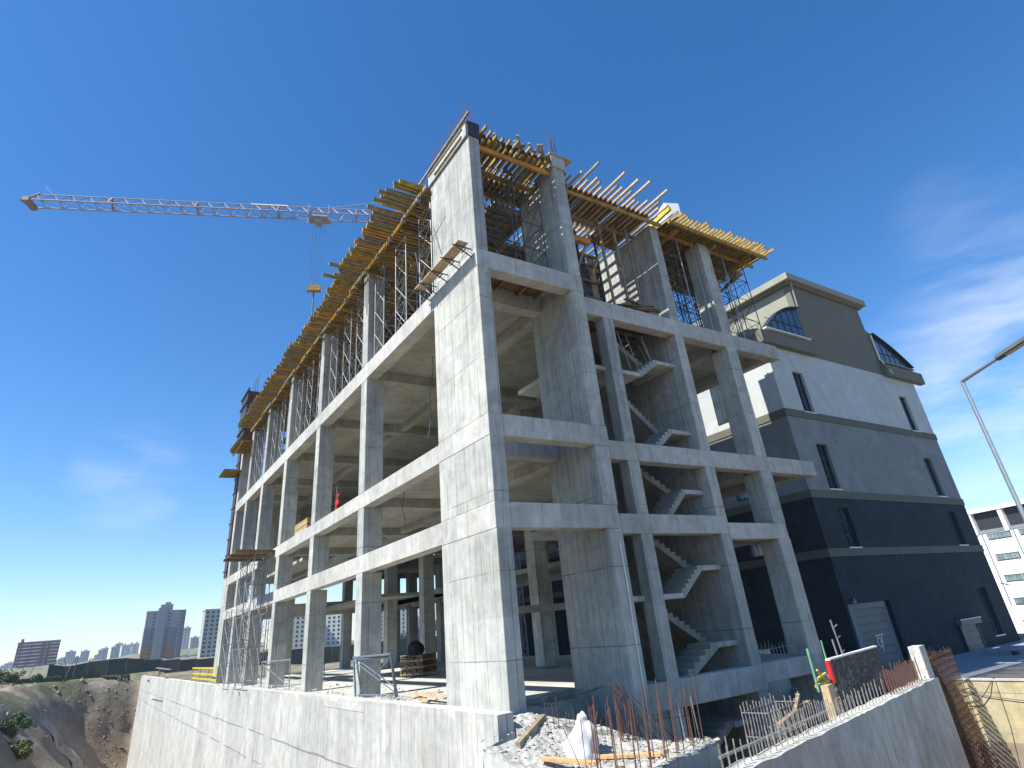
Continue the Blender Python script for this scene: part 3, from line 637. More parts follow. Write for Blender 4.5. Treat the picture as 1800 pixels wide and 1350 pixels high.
# ---------------------------------------------------------------- things standing in the building
def stack(name, label, x, y, z, L, w, h, rz, mat, mat2):
    o = thing(name, label, 'timber', (x, y, z), rz); n = int(h/.12)
    for k in range(n):
        mb = MB()
        for j in range(int(w/.14)):
            e = rnd.uniform(-.08, .08); mb.box(j*.14+.005, j*.14+.125, e, L+e, k*.12+.01, k*.12+.105)
        mb.obj('board_layer', mat if k % 3 else mat2, o)
    return o
stack('timber_stack', 'stack of yellow formwork beams lying at the edge of the second floor slab', .25, 24.0, 8.88, 3.0, .9, .85, 0, 'plank', 'joist')
stack('timber_stack', 'stack of dark and pale boards on the ground slab in front of the inner column', 6.2, 22.6, 0, 2.0, 1.6, 1.1, -.9, 'ply', 'plank')
o = thing('generator', 'black covered machine resting on top of the board stack inside the ground floor', 'machine', (7.2, 22.6, 1.1), -.6)
mb = MB(); n0 = 8
for k, (s_, z) in enumerate(((.5, 0), (.56, .25), (.5, .5), (.32, .7), (.12, .78))):
    for i in range(n0): a = i*2*math.pi/n0; mb.v.append((math.cos(a)*s_*(1+.12*math.sin(3*a+k)), math.sin(a)*s_*.8, z))
for k in range(4): mb.f += [(k*n0+i, k*n0+(i+1) % n0, (k+1)*n0+(i+1) % n0, (k+1)*n0+i) for i in range(n0)]
mb.f += [tuple(range(4*n0, 5*n0)), tuple(range(n0))[::-1]]; mb.obj('cover', 'black', o); MB().box(-.35, .35, -.3, .3, .02, .12).obj('skid', 'dsteel', o)
o = thing('warning_banner', 'red cloth banner hanging beside the column at the edge of the second floor', 'banner')
mb = MB(); 
for i in range(7):
    for j in range(4): mb.v.append((.5+.05*math.sin(i*1.7+j), 18.9-j*.14-(.05*i), 9.2+i*.14))
mb.f = [(i*4+j, i*4+j+1, i*4+j+5, i*4+j+4) for i in range(6) for j in range(3)]
q = mb.obj('cloth', 'red', o); sd = q.modifiers.new('s', 'SOLIDIFY'); sd.thickness = .02
MB().bar((.52, 18.95, 8.87), (.5, 18.6, 10.6), .02).obj('pole', 'steel', o)
o = thing('board_heap', 'loose light boards dumped on the rubble beside the corner pier behind the pit wall', 'boards')
for i, (a, b) in enumerate((((-.3, 6.2, .12), (.9, 7.2, .12)), ((.3, 4.6, .12), (.2, 7.0, .2)), ((-.35, 5.0, .05), (.3, 6.4, .06)), ((.5, 5.4, .25), (.8, 7.6, .12)))): MB().beam(a, b, .22, .05).obj('board', 'plank', o)
r_ = MB()
for i in range(180):
    x = rnd.uniform(-.42, 2.2) if i % 3 else rnd.uniform(-.42, .3); y = rnd.uniform(4.2, 30)
    s_ = rnd.uniform(.03, .09); c_ = Vector((x, y, s_*.4))
    vs = [c_+Vector((rnd.uniform(-1,1), rnd.uniform(-1,1), rnd.uniform(-.8,.8)))*s_ for _ in range(6)]
    r_.add([c_+Vector((s_,0,0)), c_+Vector((-s_*.8,s_*.2,0)), c_+Vector((0,s_,.1*s_)), c_+Vector((0,-s_,0)), c_+Vector((s_*.1,0,s_*.7)), c_+Vector((0,0,-s_*.5))], [(0,2,4),(2,1,4),(1,3,4),(3,0,4),(2,0,5),(1,2,5),(3,1,5),(0,3,5)])
o = r_.obj('rubble', 'rubble'); o['kind'] = 'stuff'; tag(o, 'crumbs of broken concrete scattered along the slab edge behind the pit wall', 'rubble')

# ---------------------------------------------------------------- retaining walls and rubble terrace
w = thing('retaining_wall', 'long pale concrete retaining wall with board marks along the edge of the pit', 'wall')
n = 60; top = []
mb = MB()
for i in range(n+1):
    y = -.9+(129-.9+.9)*(i/n)**1.6; zt = .05-.10*sm(y/40)+rnd.uniform(-.012, .012)
    mb.v += [(-.95, y, -17), (-.95, y, zt), (-.45, y, zt+.01), (-.45, y, -17)]
mb.f = [(i*4+k, (i+1)*4+k, (i+1)*4+(k+1) % 4, i*4+(k+1) % 4) for i in range(n) for k in range(4)]+[(0,1,2,3), (4*n+3, 4*n+2, 4*n+1, 4*n)]
mb.obj('wall_body', 'conwall', w)
MB().box(-.965, -.93, 45, 45.9, -.6, -.25).obj('patch', 'floor', w); MB().box(-.965, -.93, 9.2, 14.4, -.35, .02).obj('patch', 'floor', w)
mb = MB()
for zj in (-2.2, -3.6, -9.3):
    for y0 in range(0, 126, 2):
        e = .05*noise.noise(Vector((y0*.7, zj, 0)))+.02*math.sin(y0); th_ = .05+.05*abs(noise.noise(Vector((y0*.9, 5, zj))))
        if noise.noise(Vector((y0*.31, 9, zj))) < .28: mb.box(-.97, -.94, y0, y0+2.02, zj-th_+e, zj+e)
mb.obj('pour_joint', 'conjoint', w)
# rubble terrace, a heightfield with a cast front face
def ter_h(x, y):
    z = -.12-.95*sm((-y-.1)/2.6)
    z += .10*noise.noise(Vector((x*1.3, y*1.3, 0)))+.05*noise.noise(Vector((x*5, y*5, 2)))
    return z
def ter_ok(x, y): return True
FL = (Vector((-1.6, -5.22)), Vector((4.3, -3.62)))      # front edge
mb = MB(); nu, nv = 90, 60
back = [(-1.6, .0), (-.43, .0), (0.0, -.05), (1.0, -.6), (2.2, -1.4), (3.4, -2.5), (4.3, -3.3)]
def lerp_poly(pl_, t_):
    t_ *= len(pl_)-1; i = min(int(t_), len(pl_)-2); f_ = t_-i; return Vector((pl_[i][0]*(1-f_)+pl_[i+1][0]*f_, pl_[i][1]*(1-f_)+pl_[i+1][1]*f_))
for i in range(nu+1):
    f0 = FL[0].lerp(FL[1], i/nu); b0 = lerp_poly(back, i/nu)
    for j in range(nv+1):
        p = f0.lerp(b0, j/nv); z = ter_h(p.x, p.y)
        if j == 0: z -= .05+.05*noise.noise(Vector((p.x*3, 0, 0)))
        if p.x < -.42 and p.y > -1.2: z = min(z, -1.15)
        mb.v.append((p.x, p.y, z))
mb.f = [(i*(nv+1)+j, (i+1)*(nv+1)+j, (i+1)*(nv+1)+j+1, i*(nv+1)+j+1) for i in range(nu) for j in range(nv)]
ter = mb.obj('rubble_terrace', 'rubble'); tag(ter, 'sunlit terrace of crushed concrete rubble at the foot of the corner pier', 'rubble')
mb = MB()
ring = [FL[0]+Vector((0,.0)), FL[1], Vector((4.3, -3.3)), Vector((3.4, -2.5)), Vector((2.2, -1.4)), Vector((1.0, -.6)), Vector((.0, -.05)), Vector((-.43, -.9)), Vector((-1.6, -1.2))]
vs = []; nn = 40
front = [FL[0].lerp(FL[1], i/nn) for i in range(nn+1)]
allr = front+ring[2:]
for p in allr: zt = ter_h(p.x, p.y)-.06; mb.v += [(p.x, p.y, -8), (p.x, p.y, zt)]
L_ = len(allr); mb.f = [(2*i, 2*((i+1) % L_), 2*((i+1) % L_)+1, 2*i+1) for i in range(L_)]
mb.obj('terrace_wall', 'conface', ter)
# big scatter of stones on the terrace
r_ = MB()
for i in range(900):
    a = rnd.random(); b = rnd.random(); p = FL[0].lerp(FL[1], a).lerp(lerp_poly(back, a), b)
    if p.x < -.4 and p.y > -1.0: continue
    s_ = rnd.uniform(.015, .06)*(1.6 if rnd.random() < .08 else 1); c_ = Vector((p.x, p.y, ter_h(p.x, p.y)+s_*.25))
    q = [Vector((rnd.uniform(.6, 1.2), 0, 0)), Vector((-rnd.uniform(.6, 1.2), .2, 0)), Vector((0, rnd.uniform(.6, 1.2), .1)), Vector((.1, -rnd.uniform(.6, 1.2), 0)), Vector((.1, 0, rnd.uniform(.5, .9))), Vector((0, 0, -.5))]
    r_.add([c_+k*s_ for k in q], [(0,2,4),(2,1,4),(1,3,4),(3,0,4),(2,0,5),(1,2,5),(3,1,5),(0,3,5)])
o = r_.obj('rubble', 'rubble'); o['kind'] = 'stuff'; tag(o, 'small broken stones lying all over the rubble terrace', 'rubble')
# boards on the terrace
def brd(label, a, b, w_, h_, mat):
    o = MB().beam((a[0], a[1], ter_h(a[0], a[1])+.07), (b[0], b[1], ter_h(b[0], b[1])+.07), w_, h_).obj('board', mat); return tag(o, label, 'board', 'boards lying on the rubble terrace')
brd('weathered grey beam lying on the rubble beside the end of the pit wall', (-.75, -1.5), (.65, -.75), .14, .14, 'joist2')
brd('long orange board lying on the rubble behind the rusty bars', (.95, -2.6), (2.0, -3.75), .24, .06, 'oplank')
brd('short orange board at the very front of the rubble terrace', (-.5, -2.2), (.35, -3.3), .24, .06, 'oplank')
lt = MB()
for i in range(46):
    a = rnd.random(); p = FL[0].lerp(FL[1], a).lerp(lerp_poly(back, a), rnd.random())
    if p.x < -.3 and p.y > -1.0: continue
    z = ter_h(p.x, p.y)+.03; an = rnd.random()*6.3; L = rnd.uniform(.06, .28); lt.beam((p.x, p.y, z), (p.x+math.cos(an)*L, p.y+math.sin(an)*L, z+rnd.uniform(-.01, .05)), rnd.uniform(.03, .08), .02)
o = lt.obj('litter', 'joist2'); o['kind'] = 'stuff'; tag(o, 'wood offcuts and scraps strewn over the rubble terrace', 'litter')
# white sack
mb = MB(); na, nk = 14, 9
for k in range(nk):
    t_ = k/(nk-1); rr = .46*(1-t_**2.2)+.10 if t_ < .85 else .17
    for i in range(na):
        a = i*2*math.pi/na; w_ = 1+.22*math.sin(3*a+k*.7)+.12*math.sin(5*a-k)
        mb.v.append((rr*w_*math.cos(a)*.85+.16*t_*t_, rr*w_*math.sin(a)*.8, t_*.95+(.10*math.sin(2*a+.6) if k >= nk-2 else 0)))
for q_ in range(len(mb.v)):
    v_ = Vector(mb.v[q_]); mb.v[q_] = tuple(v_+Vector(noise.noise_vector(v_*3.1))*.11)
mb.f = [(k*na+i, k*na+(i+1) % na, (k+1)*na+(i+1) % na, (k+1)*na+i) for k in range(nk-1) for i in range(na)]+[tuple(range((nk-1)*na, nk*na))]
for p_ in mb.f: pass
o = mb.obj('sack', 'sack'); o.location = (.75, -2.2, ter_h(.75, -2.2)-.05); tag(o, 'crumpled white sack standing on the rubble among the rusty bars', 'sack')
ss = o.modifiers.new('s', 'SUBSURF'); ss.levels = ss.render_levels = 2
# rusty starter bars along the terrace front
cnt = 0
def bars(label, n_, fx, r=.013, mat='rebar'):
    o = thing('rebar_cluster', label, 'rebar', group='bundles of starter bars')
    for i in range(n_):
        p, q = fx(i); MB().bar(p, q, r, 5).obj('rebar', mat, o)
    return o
def f1(i):
    x = -1.0+i*.19+rnd.uniform(-.06,.06); y = -4.95+.27*(x+.6)+rnd.uniform(0, .45); z = ter_h(x, y)-.3; h = 1.45+rnd.uniform(-.3, .35)
    return (x, y, z), (x+rnd.uniform(-.03, .12), y+rnd.uniform(-.06, .06), z+.2+h)
bars('tall rusty bars standing in two rows along the front edge of the rubble terrace', 26, f1)
def f2(i):
    x = 2.3+rnd.random()*.35; y = -2.3+rnd.random()*.4; z = -1.4
    return (x+rnd.uniform(0, .9)*(i % 3), y, z), (x-.2+rnd.uniform(-.1, .25), y+rnd.uniform(-.1,.1), .35+rnd.uniform(-.3, .2))
bars('tangled sheaf of brown rusty bars leaning together behind the terrace', 20, f2, .011)
def f3(i):
    x = .5+i*.14; y = -1.0-.35*x; z = ter_h(x, y)-.2; return (x, y, z), (x+rnd.uniform(-.12,.12), y, z+.75+rnd.uniform(-.2,.3))
bars('thin bars sprouting behind the white sack at the back edge of the terrace', 22, f3, .01)
bars('crossed thin bars poking up beside the white sack', 3, lambda i: ((-.2+.1*i, -3.4, -1.1), (-.5+.55*i, -3.2, -.15+.1*i)), .01)
def f4(i): return ((3.4+.45*i, -3.3-.1*i, -1.2), (3.42+.45*i-.1, -3.3-.1*i, .0-.02*i))
bars('two lone pale bars standing at the right corner of the terrace', 2, f4, .018, 'rebarg')

# right site wall along WU
def wp(s_, k, z): p = WN+WU*s_+WV*k; return (p.x, p.y, z)
sw = thing('site_wall', 'grey concrete site wall with a broken bright top edge and starter bars', 'wall')
mb = MB(); n = 80; S0, S1 = -3.0, 16.9
for i in range(n+1):
    s_ = S0+(S1-S0)*i/n; zt = -1.19+.05*noise.noise(Vector((s_*1.1, 0, 0)))+.025*noise.noise(Vector((s_*5, 3, 0)))
    mb.v += [wp(s_, 0, -9), wp(s_, 0, zt), wp(s_, .12, zt+.04+.05*noise.noise(Vector((s_*4, 9, 0)))), wp(s_, .4, zt+.03+.05*noise.noise(Vector((s_*4, 19, 0)))), wp(s_, .58, zt), wp(s_, .58, -9)]
mb.f = [(i*6+k, i*6+(k+1) % 6, (i+1)*6+(k+1) % 6, (i+1)*6+k) for i in range(n) for k in range(6)]+[tuple(range(6))[::-1], tuple(6*n+k for k in range(6))]
mb.obj('wall_body', 'conface', sw)
for i in range(70):
    s_ = -.7+i*.17; h = .52+rnd.uniform(-.07, .1)
    if 2.5 < s_ < 5.6: h += .15
    if s_ > 10.8: continue
    k = .16+.28*(i % 2); MB().bar(wp(s_, k, -1.25), wp(s_+rnd.uniform(-.03, .05), k, -1.2+h), .014, 5).obj('rebar', 'rebarg', sw)
for i in range(26):
    s_ = 11.3+i*.17; h = .8+rnd.uniform(-.1, .15); MB().bar(wp(s_, .2+.2*(i % 2), -1.25), wp(s_, .2+.2*(i % 2), -1.2+h), .02, 5).obj('rebar', 'rebar', sw)
MB().bar(wp(-.4, .55, -.96), wp(2.8, .5, -.95), .04, 6).bar(wp(2.8, .5, -.95), wp(6.0, .5, -.93), .035, 6).obj('pipe', 'steel', sw)
stb = MB().prismz([wp(16.1, .1, 0)[:2], wp(16.9, .1, 0)[:2], wp(16.9, .52, 0)[:2], wp(16.1, .52, 0)[:2]], -1.22, -.02).obj('concrete_stub', 'stub', sw); 
# column starter cages
def cage(label, cx, cy, z0, z1, w_, d_, nx2, nz2, mat='rebarg', r=.016, rz=0.2063):
    o = thing('rebar_cage', label, 'rebar cage', (cx, cy, z0), rz, 'reinforcement cages')
    ptsx = [(x, y) for x in [w_*i/nx2 for i in range(nx2+1)] for y in (0, d_)]
    for i, (x, y) in enumerate(ptsx): MB().bar((x, y, 0), (x+rnd.uniform(-.02,.02), y, z1-z0+rnd.uniform(-.1,.1)), r, 5).obj('bar', mat, o)
    for k in range(nz2):
        z = .12+k*(z1-z0-.3)/max(1, nz2-1); MB().poly([(0,0,z),(w_,0,z),(w_,d_,z),(0,d_,z),(0,0,z)], r*.7).obj('stirrup', mat, o)
    return o
p = wp(3.4, 1.0, 0); cage('bright oval column cage bent behind the near part of the site wall', p[0], p[1], -1.9, -.45, 2.2, .8, 11, 3)
p = wp(12.4, .9, 0); cage('small pale column cage behind the far part of the site wall', p[0], p[1], -1.9, -.55, 1.3, .6, 6, 3)
mb = MB(); mb.beam(wp(3.3, .75, -.9), wp(6.2, 1.0, -.72), .14, .10); mb.beam(wp(4.3, .8, -1.0), wp(5.6, 1.0, -.45), .1, .08); tag(mb.obj('scrap_board', 'joist2'), 'scrap boards wedged through the oval column cage on the site wall', 'boards')
# brown tall cage past the wall end
p = wp(17.1, .15, 0); cage('tall dense brown reinforcement cage standing past the end of the site wall', p[0], p[1], -9, -.42, 3.9, .7, 15, 34, 'rust', .017)
# dark formwork panel, red side, poles, post
fp = thing('shuttering', 'dark scribbled formwork panel with a white top rail behind the site wall', 'formwork')
def quadbox(s0, s1, k0, k1, z0, z1):
    return MB().add([wp(s0,k0,z0), wp(s1,k0,z0), wp(s1,k1,z0), wp(s0,k1,z0), wp(s0,k0,z1), wp(s1,k0,z1), wp(s1,k1,z1), wp(s0,k1,z1)], [(0,3,2,1),(4,5,6,7),(0,1,5,4),(1,2,6,5),(2,3,7,6),(3,0,4,7)])
t = NT('scribbled_panel_face', .7); a = t.noise(t.P, 3.5, 6, .75, 1.8); b = t.noise(t.P, .9, 3)
t.color(t.mix(t.rng(a, .53, .60, 0, .55), (.035, .037, .035), (.30, .31, .30))); M['scrib'] = t.m
quadbox(8.55, 13.4, .9, 1.15, -2.6, .20).obj('panel', 'scrib', fp); quadbox(8.4, 13.5, .85, 1.0, .2, .25).obj('top_rail', 'white', fp)
quadbox(8.28, 8.46, .86, .98, -.45, .2).obj('side_board', 'red', fp)
quadbox(7.25, 7.7, .7, .95, -1.9, -.4).obj('post', 'plank', fp)
for i, (a, b, mt) in enumerate((((7.17, .66), (7.17, -.57), 'green'), ((8.5, .8), (8.49, .23), 'green'), ((9.88, 1.36), (10.09, .27), 'steel'), ((9.52, .76), (9.57, .28), 'steel'))):
    MB().bar(wp(a[0], 1.0, a[1]), wp(b[0], 1.0, b[1]), .045 if i < 1 else .03, 6).obj('tube', mt, fp)
MB().bar(wp(7.2, 1, -.5), wp(7.7, .95, -.75), .03).bar(wp(7.25, 1, -.6), wp(7.6, 1.0, -.4), .03).obj('clamp', 'green', fp)
MB().bar(wp(7.4, 1.05, -.25), wp(8.1, 1.0, -.15), .05).bar(wp(7.2, 1.05, -.42), wp(8.1, 1.0, -.36), .06).bar(wp(7.6, 1.05, .0), wp(7.9, 1.0, -.35), .04).obj('clamp', 'yellow', fp)
for z in (.3, .75, 1.1): MB().bar(wp(9.95+(1.1-z)*.14, 1.0, z), wp(10.25, .95, z+.08), .025).obj('coupler', 'steel', fp)
# ochre wall and its wires
yw = thing('ochre_wall', 'sunlit yellowish old concrete wall facing the site beyond the brown cage', 'wall')
MB().box(23.62, 23.95, -16, 1.2, -11, -1.80).obj('wall_body', 'yellowcon', yw); MB().box(23.58, 24.0, -16, 1.2, -1.80, -1.74).obj('coping', 'floor', yw)
c = MB().poly([(23.55, -1.18, -2.73), (23.44, -1.73, -2.57), (23.44, -2.17, -2.18), (23.66, -2.61, -1.63)], .018).poly([(23.55, -1.07, -2.18), (23.55, -2.17, -2.40), (23.55, -3.27, -2.51), (23.55, -5.46, -2.40)], .014).poly([(23.60, -2.61, -1.69), (23.60, -2.50, -3.50), (23.60, -2.17, -5.70)], .014)
tag(c.obj('loose_wires', 'dsteel'), 'loose dark wires hanging over the ochre wall', 'wires')

# ---------------------------------------------------------------- pavement and road right
o = B(24.0, 60, -.5, 4.9, -2.0, -1.93).obj('pavement', 'pave'); o['kind'] = 'structure'
o = B(26, 62, -14, -.6, -1.99, -1.975).obj('road', 'asphalt'); o['kind'] = 'structure'
mb = MB(); mb.box(37.0, 40.2, 1.0, 3.0, -1.93, -1.7); tag(mb.obj('slab_pile', 'pave'), 'low pile of pale slabs on the pavement by the dark building', 'slabs')
mb = MB()
for i in range(40):
    x = 36+rnd.random()*10; y = -1+rnd.random()*3; s_ = rnd.uniform(.1, .4); mb.box(x, x+s_, y, y+s_*.8, -1.93, -1.93+s_*.6)
o = mb.obj('debris', 'dark'); tag(o, 'dark building debris strewn on the pavement by the roller doors', 'debris'); o['kind'] = 'stuff'

# ---------------------------------------------------------------- dark and white neighbour building
gb = thing('neighbour_building', 'finished block with dark lower floors, white upper floor and grey curved gable', 'building')
X0, X1, Y0, Y1 = 26.7, 48.0, 5.0, 46.0
def G(name, mb, mat, par=None): return mb.obj(name, mat, par or gb)
wins = {(13.85, 16.92): (29.05, 30.35, 44.15, 45.4), (8.49, 11.55): (29.1, 30.42, 44.1, 45.35), (4.82, 7.28): (29.15, 30.45, 44.3, 45.65), (-1.35, 1.8): (44.3, 45.7, None, None)}
def wall_band(z0, z1, mat, holes):    # front wall at Y0 with recess openings, plus the other three sides
    xs_ = [X0]; 
    for a, b, c_, d_ in holes: xs_ += [a, b]
    xs_.append(X1); mb = MB()
    for i in range(0, len(xs_), 2): mb.box(xs_[i], xs_[i+1], Y0, Y0+.35, z0, z1)
    for a, b, c_, d_ in holes:
        if c_ > z0: mb.box(a, b, Y0, Y0+.35, z0, c_)
        if d_ < z1: mb.box(a, b, Y0, Y0+.35, d_, z1)
    mb.box(X0+.001, X0+.35, Y0+.35, Y1, z0, z1); mb.box(X1-.35, X1, Y0+.35, Y1, z0, z1); mb.box(X0+.35, X1-.35, Y1-.35, Y1, z0, z1)
    G('wall', mb, mat)
wall_band(13.83, 18.6, 'g_white', [(29.05, 30.35, 13.85, 16.92), (44.15, 45.4, 13.85, 16.92)])
wall_band(8.35, 13.31, 'g_mid', [(29.1, 30.42, 8.49, 11.55), (44.1, 45.35, 8.49, 11.55)])
wall_band(4.77, 7.86, 'g_dark', [(29.15, 30.45, 4.82, 7.28), (44.3, 45.65, 4.82, 7.28)])
wall_band(-4.6, 4.29, 'g_dark', [(26.95, 31.7, -4.5, 1.65), (44.3, 45.7, -1.35, 1.8)])
for a, b in ((13.31, 13.83), (7.86, 8.35), (4.29, 4.77)): G('band', B(X0-.06, X1+.06, Y0-.06, Y1, a, b), 'g_band')
G('core', B(X0+.4, X1-.4, Y0+.42, Y1-.4, -4.6, 18.5), 'dark')
def window(a, b, c_, d_, panes=2):
    f_ = MB(); y = Y0+.2
    f_.box(a, a+.07, y, y+.08, c_, d_).box(b-.07, b, y, y+.08, c_, d_).box(a+.07, b-.07, y, y+.08, d_-.07, d_).box(a+.07, b-.07, y, y+.08, c_, c_+.07)
    f_.box((a+b)/2-.03, (a+b)/2+.03, y, y+.08, c_+.07, d_-.07)
    for q_ in (.3, .68): f_.box(a+.07, (a+b)/2-.03, y, y+.08, c_+(d_-c_)*q_-.03, c_+(d_-c_)*q_+.03)
    w_ = G('window', f_, 'frame')
    MB().box(a+.02, b-.02, y+.09, y+.11, c_+.02, d_-.02).obj('pane', 'glass', w_); MB().box(a-.06, b+.06, Y0-.09, Y0+.2, c_-.07, c_-.0).obj('sill', 'white', w_)
for a, b, c_, d_ in ((29.05, 30.35, 13.85, 16.92), (44.15, 45.4, 13.85, 16.92), (29.1, 30.42, 8.49, 11.55), (44.1, 45.35, 8.49, 11.55), (29.15, 30.45, 4.82, 7.28), (44.3, 45.65, 4.82, 7.28), (44.3, 45.7, -1.35, 1.8)): window(a, b, c_, d_)
for y in (9.2, 14.5, 20, 25.5, 31, 36.5, 42):
    for a, b in ((14.3, 17.3), (8.7, 11.6), (4.9, 7.2)):
        w_ = G('window', MB().box(X0-.03, X0+.02, y, y+1.3, a, b), 'frame'); MB().box(X0-.045, X0-.032, y+.08, y+.62, a+.08, b-.08).box(X0-.045, X0-.032, y+.68, y+1.22, a+.08, b-.08).obj('pane', 'glass', w_)
# gable
def arc(xa, za, xb, zb, bulge, n=10):
    out = []
    for i in range(n+1):
        t_ = i/n; x = xa+(xb-xa)*t_; z = za+(zb-za)*t_+bulge*math.sin(math.pi*t_); out.append((x, z))
    return out
rp = [(26.7, 18.61)]+arc(27.0, 19.5, 32.6, 22.95, .75)+[(32.6, 25.3), (42.9, 25.3)]+arc(42.9, 22.95, 49.0, 18.95, .45)+[(48.0, 18.61)]
G('gable', MB().prism(rp[::-1], Y0+.02, Y0+.5), 'g_roof')
rf = [(26.7, 18.61)]+arc(27.0, 19.5, 32.6, 22.95, .75)+[(32.6, 22.0), (42.9, 22.0)]+arc(42.9, 22.95, 49.0, 18.95, .45)+[(48.0, 18.61)]
G('roof_wing', MB().prism([(26.72, 18.62)]+arc(27.1, 19.45, 32.6, 22.8, .7)+[(32.6, 18.62)], Y0+3.6, Y1), 'g_roof'); G('roof_wing', MB().prism([(42.9, 18.62)]+[(42.9, 22.8)]+arc(42.9, 22.8, 48.8, 18.9, .4)[1:]+[(47.9, 18.62)], Y0+.5, Y1), 'g_roof')
G('attic', MB().box(32.65, 42.88, Y0+.5, Y1, 18.62, 25.28), 'g_beige')
G('cornice', MB().box(31.9, 43.7, Y0-.5, Y1+.3, 25.3, 25.85), 'g_beige'); G('cornice', MB().box(32.3, 43.3, Y0-.2, Y1, 25.05, 25.3), 'g_roof')
G('ledge', MB().box(26.0, 32.5, Y0-.45, Y0+.02, 18.62, 19.55), 'g_roof'); G('ledge', MB().box(43.0, 49.3, Y0-.45, Y0+.02, 18.5, 19.5), 'g_roof')
def fan(xa, xb, z0, arcpts, par_label):
    n = len(arcpts)
    w_ = G('dormer_window', MB().prism(([(xa, z0)]+arcpts+[(xb, z0)])[::-1] if True else [], Y0-.06, Y0+.03), 'frame')
    cx = [p[0] for p in arcpts]
    inner = [(p[0]*.94+(xa+xb)/2*.06, z0+.12+(p[1]-z0)*.86) for p in arcpts]; x_a = xa*.95+xb*.05; x_b = xb*.95+xa*.05
    MB().prism(([(x_a, z0+.1)]+inner+[(x_b, z0+.1)])[::-1], Y0-.10, Y0-.065).obj('pane', 'glass', w_)
    for k in range(1, 6):
        x = xa+(xb-xa)*k/6; top_ = max(z0+.15, [a_[1]+(b_[1]-a_[1])*((x-a_[0])/(b_[0]-a_[0]+1e-9)) for a_, b_ in zip(arcpts, arcpts[1:]) if a_[0] <= x <= b_[0]][0])
        MB().box(x-.03, x+.03, Y0-.13, Y0-.10, z0+.1, top_-.05).obj('mullion', 'frame', w_)
    MB().box(xa+.2, xb-.2, Y0-.14, Y0-.13, z0+.85, z0+.91).obj('mullion', 'frame', w_)
    mb = MB()
    for a_, b_ in zip(arcpts, arcpts[1:]): mb.beam((a_[0], Y0-.1, a_[1]+.06), (b_[0], Y0-.1, b_[1]+.06), .5, .1)
    mb.obj('hood', 'frame', w_)
fan(27.3, 32.4, 20.05, arc(27.3, 20.1, 32.4, 22.7, .55), '')
fan(43.3, 48.6, 19.9, arc(43.3, 22.5, 48.6, 20.0, .25), '')
G('ledge', MB().box(27.1, 32.7, Y0-.3, Y0-.02, 19.95, 20.05), 'white'); G('ledge', MB().box(43.3, 48.6, Y0-.3, Y0-.02, 19.8, 19.9), 'g_beige')
G('downpipe', MB().bar((43.1, Y0-.15, 22.4), (43.1, Y0-.15, 20.0), .08, 6).bar((43.1, Y0-.15, 20.1), (43.6, Y0-.5, 18.7), .06, 6), 'white')
MB().bar((32.6, Y0-.3, 25.8), (32.7, Y0-.1, 22.9), .06, 6).obj('downpipe', 'g_beige', gb)
MB().bar((31.5, Y0+8, 22), (31.5, Y0+8, 31.5), .04, 6).obj('lightning_rod', 'steel', gb)
# roller doors
dr = G('roller_door', MB().box(26.97, 27.6, Y0+.12, Y0+.4, -4.5, 1.63).box(31.3, 31.68, Y0+.3, Y0+.4, -4.5, 1.63).box(27.6, 31.3, Y0+.12, Y0+.4, 1.32, 1.63), 'g_mid')
mb = MB()
for k in range(12): mb.box(27.6, 31.3, Y0+.22+.02*(k % 2), Y0+.4, 1.32-(k+1)*.42, 1.32-k*.42-.012)
sh = mb.obj('shutter', 'shutter', dr)
mk_ = MB(); cx, cz = 29.5, -.55
mk_.poly([(cx+.26*math.cos(a)*1.0, Y0+.2, cz+.24*math.sin(a)) for a in [math.radians(q_) for q_ in range(30, 391, 30)]], .035, 4)
mk_.bar((cx-.35, Y0+.2, cz+.34), (cx+.5, Y0+.2, cz+.40), .035, 4).bar((cx+.05, Y0+.2, cz-.05), (cx+.45, Y0+.2, cz+.38), .03, 4).bar((cx+.1, Y0+.2, cz-.24), (cx+.1, Y0+.2, cz-.5), .03, 4)
mk_.obj('sprayed_mark', 'white', dr)
d2 = G('roller_door', MB().box(39.15, 42.2, Y0-.35, Y0-.01, -.38, -.02), 'shutter'); MB().box(39.1, 42.25, Y0-.38, Y0-.36, -.05, .0).obj('trim', 'white', d2)
mb = MB()
for k in range(9): mb.box(39.35, 41.75, Y0-.1-.015*(k % 2), Y0-.01, -.38-(k+1)*.42, -.38-k*.42-.012)
mb.obj('shutter', 'shutter', d2)
MB().box(39.2, 39.34, Y0-.16, Y0-.01, -4.2, -.38).obj('guide', 'frame', d2); MB().box(41.76, 41.9, Y0-.16, Y0-.01, -4.2, -.38).obj('guide', 'frame', d2)
for (a, z) in ((26.1, 1.78), (46.9, 1.85)):
    l_ = MB().bar((a+1.7, Y0-.02, z+.1), (a, Y0-1.0, z), .04, 6).obj('wall_lamp', 'white', gb); MB().beam((a+.1, Y0-.95, z), (a-.35, Y0-1.2, z-.05), .16, .07).obj('lamp_head', 'lampm', l_)

